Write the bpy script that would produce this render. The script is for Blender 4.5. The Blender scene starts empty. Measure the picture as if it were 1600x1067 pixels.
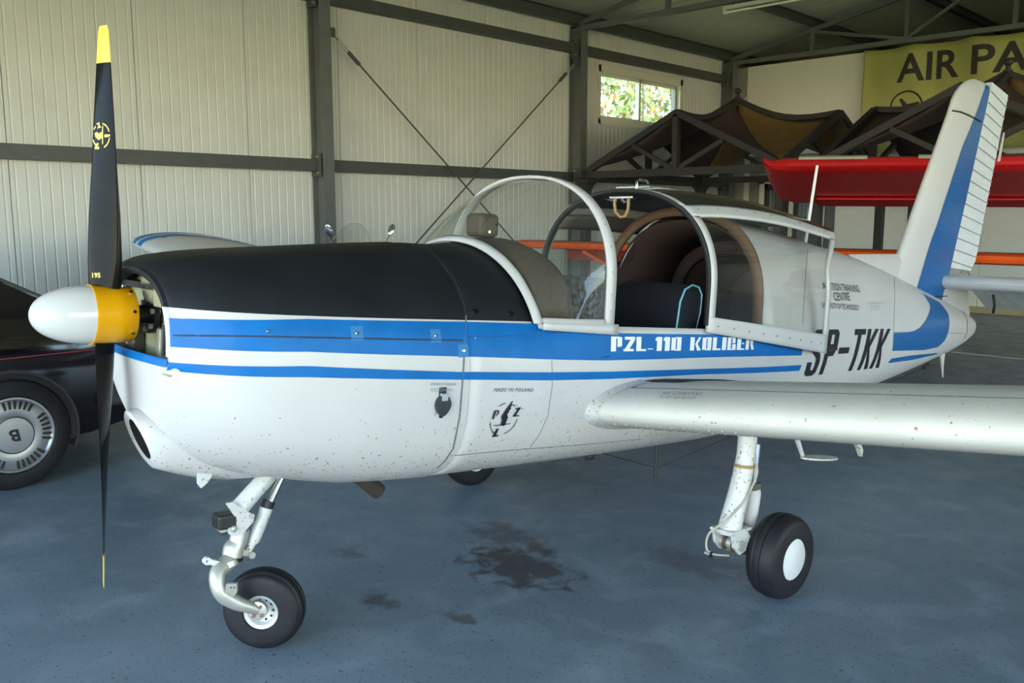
import bpy, bmesh, math, random
from mathutils import Vector, Matrix, Euler
from mathutils.bvhtree import BVHTree
R = math.radians
random.seed(7)
SC = bpy.context.scene
COL = SC.collection

# ------------------------------------------------------------------ camera, world, sun, exposure
CAMF = 1384.0
cd = bpy.data.cameras.new('camera'); cam = bpy.data.objects.new('camera', cd); COL.objects.link(cam)
cd.sensor_width = 36.0; cd.lens = CAMF / 1600 * 36.0; cd.clip_start = 0.05; cd.clip_end = 400
cam.location = (0, 0, 1.556)
cam.rotation_euler = (R(90 - 8.2), 0, R(44.1))
SC.camera = cam
SC.view_settings.view_transform = 'Standard'; SC.view_settings.look = 'None'
SC.view_settings.gamma = 1.0; SC.view_settings.use_curve_mapping = False
SC.view_settings.exposure = 1.06

wd = bpy.data.worlds.new('sky'); SC.world = wd; wd.use_nodes = True
nt = wd.node_tree; nt.nodes.clear()
sky = nt.nodes.new('ShaderNodeTexSky'); sky.sky_type = 'NISHITA'; sky.sun_disc = False
sky.sun_elevation = R(48); sky.sun_rotation = R(150); sky.dust_density = 0.4; sky.air_density = 1.2; sky.ozone_density = 1.2
bg = nt.nodes.new('ShaderNodeBackground'); bg.inputs[1].default_value = 0.62
wo = nt.nodes.new('ShaderNodeOutputWorld')
nt.links.new(sky.outputs[0], bg.inputs[0]); nt.links.new(bg.outputs[0], wo.inputs[0])
sl = bpy.data.lights.new('sun', 'SUN'); sl.energy = 5.4; sl.angle = R(0.8); sl.color = (1.0, 0.93, 0.80)
so = bpy.data.objects.new('sun', sl); COL.objects.link(so)
so.rotation_euler = (R(42), 0, R(28))     # light travels towards +y : the sun stands before the open front

# ------------------------------------------------------------------ materials
MATS = {}
def mat(name, col, rough=0.5, metal=0.0, noise=0.0, nscale=8.0, bump=0.0, bscale=60.0, spots=None, coat=0.0,
        trans=0.0, alpha=1.0, emit=None, spec=0.5, ior=1.45, sheen=0.0):
    if name in MATS: return MATS[name]
    m = bpy.data.materials.new(name); m.use_nodes = True
    t = m.node_tree; b = t.nodes['Principled BSDF']; L = t.links.new
    c = (*col, 1)
    b.inputs['Base Color'].default_value = c
    b.inputs['Roughness'].default_value = rough; b.inputs['Metallic'].default_value = metal
    b.inputs['Coat Weight'].default_value = coat; b.inputs['Coat Roughness'].default_value = 0.08
    b.inputs['Transmission Weight'].default_value = trans; b.inputs['Alpha'].default_value = alpha
    b.inputs['Specular IOR Level'].default_value = spec; b.inputs['IOR'].default_value = ior
    if emit: b.inputs['Emission Color'].default_value = (*emit[0], 1); b.inputs['Emission Strength'].default_value = emit[1]
    tc = t.nodes.new('ShaderNodeTexCoord')
    last = None
    if noise:
        n = t.nodes.new('ShaderNodeTexNoise'); n.inputs['Scale'].default_value = nscale; n.inputs['Detail'].default_value = 6
        L(tc.outputs['Object'], n.inputs['Vector'])
        mr = t.nodes.new('ShaderNodeMapRange'); mr.inputs[1].default_value = 0.3; mr.inputs[2].default_value = 0.7
        mr.inputs[3].default_value = 1 - noise; mr.inputs[4].default_value = 1 + noise * 0.6
        L(n.outputs['Fac'], mr.inputs[0])
        mx = t.nodes.new('ShaderNodeVectorMath'); mx.operation = 'SCALE'; mx.inputs[0].default_value = col
        L(mr.outputs[0], mx.inputs['Scale']); last = mx.outputs[0]
    if spots:      # list of (scale, threshold, colour)
        for sc_, th, sc_col in spots:
            n = t.nodes.new('ShaderNodeTexNoise'); n.inputs['Scale'].default_value = sc_; n.inputs['Detail'].default_value = 3
            L(tc.outputs['Object'], n.inputs['Vector'])
            gt = t.nodes.new('ShaderNodeMapRange'); gt.inputs[1].default_value = th; gt.inputs[2].default_value = th + 0.03
            L(n.outputs['Fac'], gt.inputs[0])
            mm = t.nodes.new('ShaderNodeMix'); mm.data_type = 'RGBA'
            if last: L(last, mm.inputs[6])
            else: mm.inputs[6].default_value = c
            mm.inputs[7].default_value = (*sc_col, 1); L(gt.outputs[0], mm.inputs[0]); last = mm.outputs[2]
    if last: L(last, b.inputs['Base Color'])
    if bump:
        n = t.nodes.new('ShaderNodeTexNoise'); n.inputs['Scale'].default_value = bscale; n.inputs['Detail'].default_value = 4
        L(tc.outputs['Object'], n.inputs['Vector'])
        bp = t.nodes.new('ShaderNodeBump'); bp.inputs['Strength'].default_value = bump; bp.inputs['Distance'].default_value = 0.01
        L(n.outputs['Fac'], bp.inputs['Height']); L(bp.outputs[0], b.inputs['Normal'])
    MATS[name] = m
    return m

WHITE = mat('aircraft_white', (0.56, 0.545, 0.54), 0.38, noise=0.05, nscale=3, coat=0.08)
WHITED = mat('dirty_white', (0.58, 0.575, 0.56), 0.38, noise=0.10, nscale=5, coat=0.2,
             spots=[(90, 0.63, (0.22, 0.16, 0.10)), (40, 0.66, (0.40, 0.34, 0.26))])
WINGW = mat('wing_cream', (0.68, 0.65, 0.585), 0.5, noise=0.08, nscale=4, coat=0.0, spec=.3, spots=[(60, 0.69, (0.35, 0.25, 0.15))])
BLACKP = mat('antiglare_black', (0.010, 0.011, 0.014), 0.5, noise=0.3, nscale=5, spec=0.18)
BLUE = mat('stripe_blue', (0.001, 0.13, 0.42), 0.42, noise=0.12, nscale=9, coat=0.0, spec=.25)
BLUED = mat('fin_blue', (0.004, 0.11, 0.34), 0.42, noise=0.07, nscale=6, coat=0.2)
YELL = mat('spinner_yellow', (0.78, 0.36, 0.001), 0.30, noise=0.04, coat=0.1, spec=.3)
YTIP = mat('tip_yellow', (0.74, 0.54, 0.07), 0.35)
SPINW = mat('spinner_white', (0.56, 0.555, 0.555), 0.15, coat=0.6)
PROPB = mat('propeller_black', (0.010, 0.009, 0.008), 0.12, noise=0.3, coat=0.0, spec=.07, bump=0.02, bscale=10)
OLIVE = mat('olive_primer', (0.34, 0.33, 0.20), 0.55, noise=0.15)
DARK = mat('engine_dark', (0.02, 0.02, 0.02), 0.5)
STEEL = mat('cast_grey_metal', (0.50, 0.49, 0.44), 0.42, 0.55, noise=0.15, nscale=14)
CHROME = mat('chrome', (0.75, 0.77, 0.80), 0.08, 1.0)
RUST = mat('rusty_exhaust', (0.035, 0.026, 0.022), 0.8, 0.1, noise=0.3, nscale=25)
RUBBER = mat('tyre_rubber', (0.011, 0.011, 0.014), 0.55, spec=0.35, noise=0.25, nscale=12, bump=0.05, bscale=90)
RIMW = mat('rim_white', (0.62, 0.63, 0.62), 0.42, noise=0.08)
NAVY = mat('seat_navy', (0.004, 0.005, 0.013), 0.85, bump=0.2, bscale=250)
PIPE = mat('seat_piping', (0.18, 0.42, 0.55), 0.6)
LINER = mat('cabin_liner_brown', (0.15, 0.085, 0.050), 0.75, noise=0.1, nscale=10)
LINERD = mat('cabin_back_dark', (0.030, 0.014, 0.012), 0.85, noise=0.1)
BROWN = mat('shroud_brown', (0.085, 0.062, 0.045), 0.55, noise=0.12, nscale=9, bump=0.06, bscale=120)
INK = mat('lettering_black', (0.010, 0.010, 0.018), 0.5)
WINK = mat('lettering_white', (0.80, 0.81, 0.82), 0.4)
SEAM = mat('seam_grey', (0.13, 0.13, 0.14), 0.7)  # plain grey for panel joint lines and aileron ribs
RIVET = mat('rivet_grey', (0.42, 0.42, 0.42), 0.5, 0.4)
RUBK = mat('rubber_seal', (0.012, 0.012, 0.014), 0.5)

def glass(name, tint=(0.90, 0.92, 0.90), dirt=0.05, haze=None):
    m = bpy.data.materials.new(name); m.use_nodes = True
    t = m.node_tree; t.nodes.clear(); L = t.links.new
    out = t.nodes.new('ShaderNodeOutputMaterial')
    tr = t.nodes.new('ShaderNodeBsdfTransparent'); tr.inputs[0].default_value = (*tint, 1)
    gl = t.nodes.new('ShaderNodeBsdfGlossy'); gl.inputs['Roughness'].default_value = 0.03
    lw = t.nodes.new('ShaderNodeLayerWeight'); lw.inputs[0].default_value = 0.5
    pw_ = t.nodes.new('ShaderNodeMath'); pw_.operation = 'POWER'; L(lw.outputs['Facing'], pw_.inputs[0]); pw_.inputs[1].default_value = 4.0
    fr = t.nodes.new('ShaderNodeMath'); fr.operation = 'MULTIPLY_ADD'; L(pw_.outputs[0], fr.inputs[0]); fr.inputs[1].default_value = 0.6; fr.inputs[2].default_value = 0.05
    m1 = t.nodes.new('ShaderNodeMixShader'); L(fr.outputs[0], m1.inputs[0]); L(tr.outputs[0], m1.inputs[1]); L(gl.outputs[0], m1.inputs[2])
    df = t.nodes.new('ShaderNodeBsdfDiffuse'); df.inputs[0].default_value = (0.62, 0.66, 0.66, 1)
    tc = t.nodes.new('ShaderNodeTexCoord'); n = t.nodes.new('ShaderNodeTexNoise'); n.inputs['Scale'].default_value = 5; n.inputs['Detail'].default_value = 8
    L(tc.outputs['Object'], n.inputs['Vector'])
    mr = t.nodes.new('ShaderNodeMapRange'); mr.inputs[1].default_value = 0.4; mr.inputs[2].default_value = 0.8
    mr.inputs[3].default_value = dirt * 0.5; mr.inputs[4].default_value = dirt * 2.2
    L(n.outputs['Fac'], mr.inputs[0])
    if haze:       # scratched corner : whitish haze painted in for the sky it mirrors
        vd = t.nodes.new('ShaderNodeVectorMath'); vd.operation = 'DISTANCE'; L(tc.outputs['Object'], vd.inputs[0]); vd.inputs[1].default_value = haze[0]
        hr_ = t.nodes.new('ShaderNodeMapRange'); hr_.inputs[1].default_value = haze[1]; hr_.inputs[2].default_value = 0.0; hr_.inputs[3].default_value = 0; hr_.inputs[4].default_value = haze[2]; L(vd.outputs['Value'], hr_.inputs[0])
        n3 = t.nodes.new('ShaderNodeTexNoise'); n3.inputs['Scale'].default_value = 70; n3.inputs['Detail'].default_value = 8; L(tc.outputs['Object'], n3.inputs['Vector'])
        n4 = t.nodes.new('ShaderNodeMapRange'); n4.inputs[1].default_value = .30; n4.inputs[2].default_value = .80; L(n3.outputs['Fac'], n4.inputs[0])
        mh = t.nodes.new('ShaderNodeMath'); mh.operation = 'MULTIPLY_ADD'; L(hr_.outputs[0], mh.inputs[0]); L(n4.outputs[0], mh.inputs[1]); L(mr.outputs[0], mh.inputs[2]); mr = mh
    m2 = t.nodes.new('ShaderNodeMixShader'); L(mr.outputs[0], m2.inputs[0]); L(m1.outputs[0], m2.inputs[1]); L(df.outputs[0], m2.inputs[2])
    L(m2.outputs[0], out.inputs[0])
    return m
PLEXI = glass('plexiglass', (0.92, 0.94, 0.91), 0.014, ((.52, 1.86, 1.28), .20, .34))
PLEXI2 = glass('hazy_plexiglass', (0.92, 0.93, 0.91), 0.02)
PANE = glass('window_glass', (0.95, 0.96, 0.95), 0.02)

# ------------------------------------------------------------------ geometry builder
class G:
    def __init__(s): s.v = []; s.f = []; s.m = []
    def add(s, vs, fs, mi=0):
        o = len(s.v); s.v += [tuple(v) for v in vs]; s.f += [tuple(i + o for i in f) for f in fs]; s.m += [mi] * len(fs); return s
    def box(s, x0, x1, y0, y1, z0, z1, mi=0, M=None):
        vs = [Vector((x, y, z)) for z in (z0, z1) for y in (y0, y1) for x in (x0, x1)]
        if M is not None: vs = [M @ v for v in vs]
        return s.add(vs, [(0, 2, 3, 1), (4, 5, 7, 6), (0, 1, 5, 4), (2, 6, 7, 3), (0, 4, 6, 2), (1, 3, 7, 5)], mi)
    def beam(s, a, b, w, h, up=(0, 0, 1), mi=0):
        a, b = Vector(a), Vector(b); d = (b - a); l = d.length; d.normalize()
        sd = d.cross(Vector(up)); sd = sd.normalized() if sd.length > 1e-5 else Vector((1, 0, 0)); u = sd.cross(d)
        M = Matrix((( sd.x, d.x, u.x, a.x), (sd.y, d.y, u.y, a.y), (sd.z, d.z, u.z, a.z), (0, 0, 0, 1)))
        return s.box(-w / 2, w / 2, 0, l, -h / 2, h / 2, mi, M)
    def ibeam(s, a, b, w, h, t=0.012, up=(0, 0, 1)):
        a, b = Vector(a), Vector(b); u = Vector(up).normalized()
        s.beam(a + u * (h / 2 - t / 2), b + u * (h / 2 - t / 2), w, t, up); s.beam(a - u * (h / 2 - t / 2), b - u * (h / 2 - t / 2), w, t, up)
        return s.beam(a, b, t, h - 2 * t, up)
    def tube(s, path, r, n=10, mi=0, cap=True, closed=False):
        P = [Vector(p) for p in path]; k = len(P); rs = r if isinstance(r, (list, tuple)) else [r] * k
        base = len(s.v); prev = None
        for i, p in enumerate(P):
            if closed: d = P[(i + 1) % k] - P[i - 1]
            else: d = P[min(i + 1, k - 1)] - P[max(i - 1, 0)]
            d.normalize()
            if prev is None:
                a = Vector((0, 0, 1)) if abs(d.z) < 0.9 else Vector((1, 0, 0)); x = d.cross(a).normalized()
            else: x = (prev - d * prev.dot(d)).normalized()
            prev = x; y = d.cross(x)
            for j in range(n):
                t = 2 * math.pi * j / n; s.v.append(tuple(p + (x * math.cos(t) + y * math.sin(t)) * rs[i]))
        for i in range(k if closed else k - 1):
            for j in range(n):
                a0 = base + i * n; b0 = base + ((i + 1) % k) * n; j2 = (j + 1) % n
                s.f.append((a0 + j, a0 + j2, b0 + j2, b0 + j)); s.m.append(mi)
        if cap and not closed:
            s.f.append(tuple(base + j for j in range(n - 1, -1, -1))); s.m.append(mi)
            s.f.append(tuple(base + (k - 1) * n + j for j in range(n))); s.m.append(mi)
        return s
    def lathe(s, prof, org, ax, n=40, mi=0, a0=0, a1=2 * math.pi):     # prof: (distance along axis, radius)
        o = Vector(org); d = Vector(ax).normalized(); a = Vector((0, 0, 1)) if abs(d.z) < 0.9 else Vector((1, 0, 0))
        x = d.cross(a).normalized(); y = d.cross(x); base = len(s.v); full = abs(a1 - a0 - 2 * math.pi) < 1e-6
        for (h, r) in prof:
            for j in range(n if full else n + 1):
                t = a0 + (a1 - a0) * j / n; s.v.append(tuple(o + d * h + (x * math.cos(t) + y * math.sin(t)) * r))
        w = n if full else n + 1
        for i in range(len(prof) - 1):
            for j in range(n):
                j2 = (j + 1) % w; s.f.append((base + i * w + j, base + i * w + j2, base + (i + 1) * w + j2, base + (i + 1) * w + j)); s.m.append(mi)
        return s
    def loft(s, rings, closed=True, mi=0, cap0=False, cap1=False):
        n = len(rings[0]); base = len(s.v)
        for r in rings: s.v += [tuple(p) for p in r]
        for i in range(len(rings) - 1):
            for j in range(n if closed else n - 1):
                j2 = (j + 1) % n
                s.f.append((base + i * n + j, base + i * n + j2, base + (i + 1) * n + j2, base + (i + 1) * n + j)); s.m.append(mi(i, j) if callable(mi) else mi)
        if cap0: s.f.append(tuple(base + j for j in range(n - 1, -1, -1))); s.m.append(0 if callable(mi) else mi)
        if cap1: s.f.append(tuple(base + (len(rings) - 1) * n + j for j in range(n))); s.m.append(0 if callable(mi) else mi)
        return s
    def build(s, name, mats, parent=None, smooth=False, angle=35, bevel=0, solid=0, sub=0, fix=True, **kw):
        me = bpy.data.meshes.new(name); me.from_pydata(s.v, [], s.f)
        for m in (mats if isinstance(mats, (list, tuple)) else [mats]): me.materials.append(m)
        me.polygons.foreach_set('material_index', s.m)
        if fix or smooth:
            b = bmesh.new(); b.from_mesh(me)
            bmesh.ops.remove_doubles(b, verts=b.verts, dist=1e-5)
            if fix: bmesh.ops.recalc_face_normals(b, faces=b.faces)
            if smooth:
                for f in b.faces: f.smooth = True
                ca = R(angle)
                for e in b.edges:
                    if len(e.link_faces) == 2 and e.calc_face_angle(0) > ca: e.smooth = False
            b.to_mesh(me); b.free()
        o = bpy.data.objects.new(name, me); COL.objects.link(o)
        if parent is not None: o.parent = parent
        if bevel:
            md = o.modifiers.new('b', 'BEVEL'); md.width = bevel; md.segments = 2; md.limit_method = 'ANGLE'
        if solid:
            md = o.modifiers.new('s', 'SOLIDIFY'); md.thickness = abs(solid); md.offset = -1 if solid > 0 else 1
            if kw.get('inner'): md.material_offset = kw['inner']; md.material_offset_rim = kw.get('rim', 0)
        for k, v in kw.items():
            if k in ('label', 'category', 'group', 'kind'): o[k] = v
        return o

def cat(P, n=6):
    P = [Vector(p) for p in P]; out = []
    for i in range(len(P) - 1):
        p0, p1, p2, p3 = P[max(i - 1, 0)], P[i], P[i + 1], P[min(i + 2, len(P) - 1)]
        for k in range(n):
            t = k / n; out.append(.5 * ((2 * p1) + (p2 - p0) * t + (2 * p0 - 5 * p1 + 4 * p2 - p3) * t * t + (3 * p1 - p0 - 3 * p2 + p3) * t ** 3))
    return out + [P[-1]]
def cats(R_, n=6):
    return [R_[i] + (R_[i + 1] - R_[i]) * k / n for i in range(len(R_) - 1) for k in range(n)] + [R_[-1]]
def thing(name, label, cat, loc=(0, 0, 0), rz=0, group=None, M=None):
    o = bpy.data.objects.new(name, None); COL.objects.link(o); o.empty_display_size = 0.2
    if M is not None: o.matrix_world = M
    else: o.location = loc; o.rotation_euler = (0, 0, rz)
    o['label'] = label; o['category'] = cat
    if group: o['group'] = group
    return o
def copy_of(src, name, parent, loc=None, M=None):
    o = src.copy(); o.name = name; COL.objects.link(o); o.parent = parent
    if loc is not None: o.location = loc
    return o
def interp(tab, a):
    if a <= tab[0][0]: return tab[0][1:]
    for i in range(len(tab) - 1):
        if a <= tab[i + 1][0]:
            t0, t1 = tab[i], tab[i + 1]; k = (a - t0[0]) / (t1[0] - t0[0])
            p0 = tab[max(i - 1, 0)]; p3 = tab[min(i + 2, len(tab) - 1)]
            out = []
            for c in range(1, len(t0)):     # monotone-ish cubic
                h = t1[0] - t0[0]
                m0 = (t1[c] - p0[c]) / (t1[0] - p0[0]) if i > 0 else (t1[c] - t0[c]) / h
                m1 = (p3[c] - t0[c]) / (p3[0] - t0[0]) if i + 2 < len(tab) else (t1[c] - t0[c]) / h
                out.append((2*k**3 - 3*k*k + 1)*t0[c] + (k**3 - 2*k*k + k)*h*m0 + (-2*k**3 + 3*k*k)*t1[c] + (k**3 - k*k)*h*m1)
            return tuple(out)
    return tab[-1][1:]

# ------------------------------------------------------------------ the hangar (x across, y along the left wall, z up)
XL, XR, YF, YP, YB = -8.92, 9.0, -4.2, 15.2, 20.0
EAVE = 4.5
WALLM = mat('wall_panel_white', (0.62, 0.625, 0.60), 0.5, noise=0.05, nscale=2)
ROOFM = mat('roof_panel_white', (0.52, 0.51, 0.44), 0.5, noise=0.06)
BOARD = mat('partition_white', (0.76, 0.75, 0.69), 0.6, noise=0.03)
GREYS = mat('steel_grey_paint', (0.125, 0.135, 0.135), 0.5, noise=0.12, nscale=6)
GREYD = mat('steel_dark_grey', (0.075, 0.08, 0.08), 0.5, noise=0.12, nscale=6)
BOLT = mat('zinc_bolt', (0.5, 0.5, 0.47), 0.4, 0.7)
FOAM = mat('panel_back', (0.35, 0.35, 0.33), 0.7)

def floor_mat():
    m = bpy.data.materials.new('painted_concrete'); m.use_nodes = True; t = m.node_tree; L = t.links.new; b = t.nodes['Principled BSDF']
    tc = t.nodes.new('ShaderNodeTexCoord')
    def noise(s, d=6, dist=0.0):
        n = t.nodes.new('ShaderNodeTexNoise'); n.inputs['Scale'].default_value = s; n.inputs['Detail'].default_value = d; n.inputs['Distortion'].default_value = dist
        L(tc.outputs['Object'], n.inputs['Vector']); return n.outputs['Fac']
    def rng(src, a, b_, c=0., d=1.):
        r = t.nodes.new('ShaderNodeMapRange'); r.inputs[1].default_value = a; r.inputs[2].default_value = b_; r.inputs[3].default_value = c; r.inputs[4].default_value = d
        L(src, r.inputs[0]); return r.outputs[0]
    def mix(fac, a, b_):
        x = t.nodes.new('ShaderNodeMix'); x.data_type = 'RGBA'; L(fac, x.inputs[0])
        for i, c in ((6, a), (7, b_)):
            if isinstance(c, tuple): x.inputs[i].default_value = (*c, 1)
            else: L(c, x.inputs[i])
        return x.outputs[2]
    col = mix(rng(noise(0.55, 5), 0.35, 0.65), (0.112, 0.152, 0.184), (0.165, 0.218, 0.262))
    col = mix(rng(noise(3.5, 8, 0.6), 0.48, 0.72), col, (0.190, 0.240, 0.280))
    col = mix(rng(noise(60, 3), 0.63, 0.68), col, (0.055, 0.062, 0.070))
    col = mix(rng(noise(95, 2), 0.69, 0.73), col, (0.30, 0.32, 0.33))
    # oil stains that lie on this floor below the engine and by the mid bay
    for (cx, cy, rx, ry, s, dark) in ((-2.6, 2.72, .34, .24, .9, (.045, .042, .045)), (-2.76, 2.06, .13, .07, .8, (.06, .055, .055)), (-2.41, 2.20, .09, .06, .7, (.05, .04, .03)),
                                      (-2.9, 2.95, .30, .16, .6, (.06, .06, .065)), (-2.1, 3.3, .34, .16, .5, (.07, .075, .08)), (-3.3, 2.3, .12, .08, .5, (.06, .06, .06))):
        mp = t.nodes.new('ShaderNodeMapping'); mp.vector_type = 'POINT'
        mp.inputs['Location'].default_value = (-cx / rx, -cy / ry, 0); mp.inputs['Scale'].default_value = (1 / rx, 1 / ry, 0)
        L(tc.outputs['Object'], mp.inputs['Vector'])
        ln = t.nodes.new('ShaderNodeVectorMath'); ln.operation = 'LENGTH'; L(mp.outputs[0], ln.inputs[0])
        ad = t.nodes.new('ShaderNodeMath'); ad.operation = 'MULTIPLY_ADD'; L(noise(11, 6, 0.4), ad.inputs[0]); ad.inputs[1].default_value = 2.6; L(ln.outputs['Value'], ad.inputs[2])
        f = rng(ad.outputs[0], 1.75, 2.25, s, 0.0)
        col = mix(f, col, dark)
    L(col, b.inputs['Base Color'])
    L(rng(noise(5, 6), 0.3, 0.7, 0.34, 0.52), b.inputs['Roughness'])
    bp = t.nodes.new('ShaderNodeBump'); bp.inputs['Strength'].default_value = 0.25; bp.inputs['Distance'].default_value = 0.004
    L(noise(14, 8), bp.inputs['Height']); L(bp.outputs[0], b.inputs['Normal'])
    return m
g = G(); g.box(XL - 0.15, XR + 0.15, YF, YB, -0.2, 0.0); g.build('floor', floor_mat(), kind='structure', label='blue-grey painted concrete hangar floor')
g = G(); g.box(-3.6, -2.2, 10.62, 10.68, 0.0, 0.003); g.build('trim_1', mat('floor_line_white', (0.5, 0.5, 0.48), 0.6, noise=0.2, nscale=30), kind='structure', label='thin white line painted on the hangar floor')

# outside : mown grass, a gravel apron and the hedge of trees seen through the window
GRASS = mat('sunlit_grass', (0.34, 0.345, 0.06), 0.9, noise=0.3, nscale=0.8)
APRON = mat('concrete_apron', (0.24, 0.24, 0.23), 0.85, noise=0.1, nscale=1)
g = G(); g.box(-60, 60, -60, 60, -0.35, -0.06); g.build('ground', GRASS, kind='structure', label='grass outside the hangar')
g = G(); g.box(-9.5, 9.5, -6.2, YF, -0.1, -0.005); g.build('pavement', APRON, kind='structure', label='pale concrete apron before the hangar')
LEAF = [mat('leaf_yellow_green', (0.30, 0.36, 0.09), 0.7), mat('leaf_green', (0.16, 0.26, 0.07), 0.7), mat('leaf_russet', (0.34, 0.16, 0.07), 0.7)]
def shrub(name, x, y, h, r, label, n=2600):
    root = thing(name, label, 'tree', (x, y, -0.06), group='trees outside the left window')
    tr = G(); tr.tube([(0, 0, -0.1), (0.05, 0.05, h * 0.35), (0, 0, h * 0.75)], [0.11, 0.08, 0.03], 8)
    for k in range(5):
        a = k * 1.3; tr.tube([(0, 0, h * (0.3 + 0.07 * k)), (math.cos(a) * r * 0.7, math.sin(a) * r * 0.7, h * (0.5 + 0.08 * k))], [0.04, 0.012], 6)
    tr.build('trunk', mat('bark', (0.12, 0.09, 0.06), 0.9), root, True)
    g = G()
    for k in range(n):
        while True:
            p = Vector((random.uniform(-1, 1), random.uniform(-1, 1), random.uniform(-1, 1)))
            if 0.35 < p.length < 1: break
        c = Vector((p.x * r, p.y * r, h * 0.55 + p.z * h * 0.45)); s = random.uniform(0.05, 0.12)
        e = Euler((random.uniform(0, 6.3), random.uniform(0, 6.3), random.uniform(0, 6.3))).to_matrix()
        g.add([c + e @ Vector(q) for q in ((-s, 0, 0), (0, -s * .5, 0), (s, 0, 0), (0, s * .5, 0))], [(0, 1, 2, 3)], random.choice((0, 0, 1, 1, 2)))
    g.build('foliage', LEAF, root, fix=False, kind='stuff')
shrub('tree', -12.7, 15.4, 6.8, 1.9, 'sunlit leafy tree outside, in the left pane of the high window')
shrub('tree', -13.4, 19.8, 7.2, 2.1, 'sunlit leafy tree outside, in the right pane of the high window')
shrub('tree', -18.0, 24.8, 8.5, 2.6, 'paler tree outside, behind the two seen through the high window', 1800)

# left wall : ribbed sandwich panels, each an object
def panel_mesh(w, z0, z1, name):
    g = G(); n = int(round(w / .1)) if w > .12 else 0; st = w / max(n, 1); pr = [(0.004, 0.0)]
    for k in range(n):
        c = (k + 0.5) * st
        pr += [(c - 0.010, 0.0), (c - 0.005, -0.006), (c + 0.005, -0.006), (c + 0.010, 0.0)]
    pr += [(w - 0.004, 0.0), (w - 0.004, -0.03), (0.004, -0.03)]
    r0 = [(0 + b, a, z0) for a, b in pr]; r1 = [(0 + b, a, z1) for a, b in pr]
    g.loft([r0, r1], True, 0, False, False)
    me = bpy.data.meshes.new(name); me.from_pydata(g.v, [], g.f); me.materials.append(WALLM); return me
g = G(); g.box(XL - 0.12, XL - 0.035, YF, 11.2, -0.1, 4.62); g.box(XL - 0.12, XL - 0.035, 13.3, YB, -0.1, 4.62)
g.box(XL - 0.12, XL - 0.035, 11.2, 13.3, -0.1, 3.04); g.box(XL - 0.12, XL - 0.035, 11.2, 13.3, 3.74, 4.62)
WL = g.build('wall_left', FOAM, kind='structure', label='long left wall of ribbed white panels')
PW = 1.2; ys = 3.88 - 7 * PW; cache = {}
def wpanel(y, z0, z1, w=PW):
    k = (round(w, 3), z0, z1)
    if k not in cache: cache[k] = panel_mesh(w, z0, z1, 'wall_panel')
    o = bpy.data.objects.new('wall_panel', cache[k]); COL.objects.link(o); o.parent = WL; o.location = (XL, y, 0)
while ys < YP - 0.01:
    w = min(PW, YP - ys)
    y1 = ys + w
    if ys < YF: pass
    elif y1 <= 11.13 or ys >= 13.40: wpanel(ys, 0.0, 4.55, w)
    else:
        a, b = max(ys, 11.13), min(y1, 13.40)
        if ys < 11.13: wpanel(ys, 0.0, 4.55, 11.13 - ys)
        if y1 > 13.40: wpanel(13.40, 0.0, 4.55, y1 - 13.40)
        wpanel(a, 0.0, 2.98, b - a); wpanel(a, 3.82, 4.55, b - a)
    ys = y1

# the high window in the left wall : two sashes
PVC = mat('window_pvc', (0.66, 0.66, 0.58), 0.4)
g = G(); x0, x1 = XL - 0.13, XL + 0.03
for (ya, yb, za, zb) in ((11.10, 13.43, 2.95, 3.04), (11.10, 13.43, 3.74, 3.85), (11.10, 11.17, 2.95, 3.85), (13.36, 13.43, 2.95, 3.85)): g.box(x0, x1, ya, yb, za, zb)
W1 = g.build('window_1', PVC, kind='structure', label='high white two-sash window in the left wall', bevel=0.004)
for (ya, yb, dx) in ((11.17, 12.28, 0.0), (12.24, 13.36, -0.04)):
    g = G(); t = 0.05
    for q in ((ya, yb, 3.04, 3.04 + t), (ya, yb, 3.74 - t, 3.74), (ya, ya + t, 3.04, 3.74), (yb - t, yb, 3.04, 3.74)): g.box(XL - 0.06 + dx, XL - 0.02 + dx, *q)
    s = g.build('sash', PVC, W1)
    g = G(); g.box(XL - 0.044 + dx, XL - 0.038 + dx, ya + t, yb - t, 3.04 + t, 3.74 - t); g.build('pane', PANE, s)

# steel : columns, girts, eave beam, trusses, purlins
COLY = (-3.35, 1.3, 5.95, 10.5, 14.8)
for i, y in enumerate(COLY):
    g = G(); g.ibeam((XL + 0.125, y, 0), (XL + 0.125, y, 4.3), 0.15, 0.23, 0.012, up=(1, 0, 0)); g.box(XL + 0.0, XL + 0.27, y - 0.13, y + 0.13, 0, 0.02)
    c = g.build('column', GREYS, kind='structure')
    for z in (2.11, 3.98):
        for s in (-1, 1):
            p = G(); p.box(XL + 0.005, XL + 0.20, y + s * 0.075 - 0.004, y + s * 0.075 + 0.004, z - 0.13, z + 0.13); p.build('cleat', GREYD, c)
            for zz in (z - 0.09, z + 0.09):
                b = G(); b.tube([(XL + 0.15, y + s * 0.078, zz), (XL + 0.15, y + s * 0.10, zz)], 0.013, 6); b.build('bolt', BOLT, c)
for i in range(len(COLY) - 1):
    for z, h in ((2.11, 0.135), (3.99, 0.13)):
        g = G(); g.box(XL + 0.002, XL + 0.125, COLY[i] + 0.085, COLY[i + 1] - 0.085, z - h / 2, z + h / 2)
        g.build('trim_%d' % (i * 2 + (2 if z < 3 else 3)), GREYD, kind='structure', label='dark grey steel girt along the left wall')
g = G(); g.ibeam((XL + 0.13, YF, 4.40), (XL + 0.13, YB, 4.40), 0.12, 0.16); g.build('eave_beam', GREYD, kind='structure')
SLOPE = 0.2; RX = 0.04
def topz(x): return 4.33 + SLOPE * (9.0 - abs(x) - 0.08) + 0.0
NX = [-7.22, -5.65, -4.10, -2.55, -1.0]
NX = NX + [0.0] + [-x for x in NX[::-1]]
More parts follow.
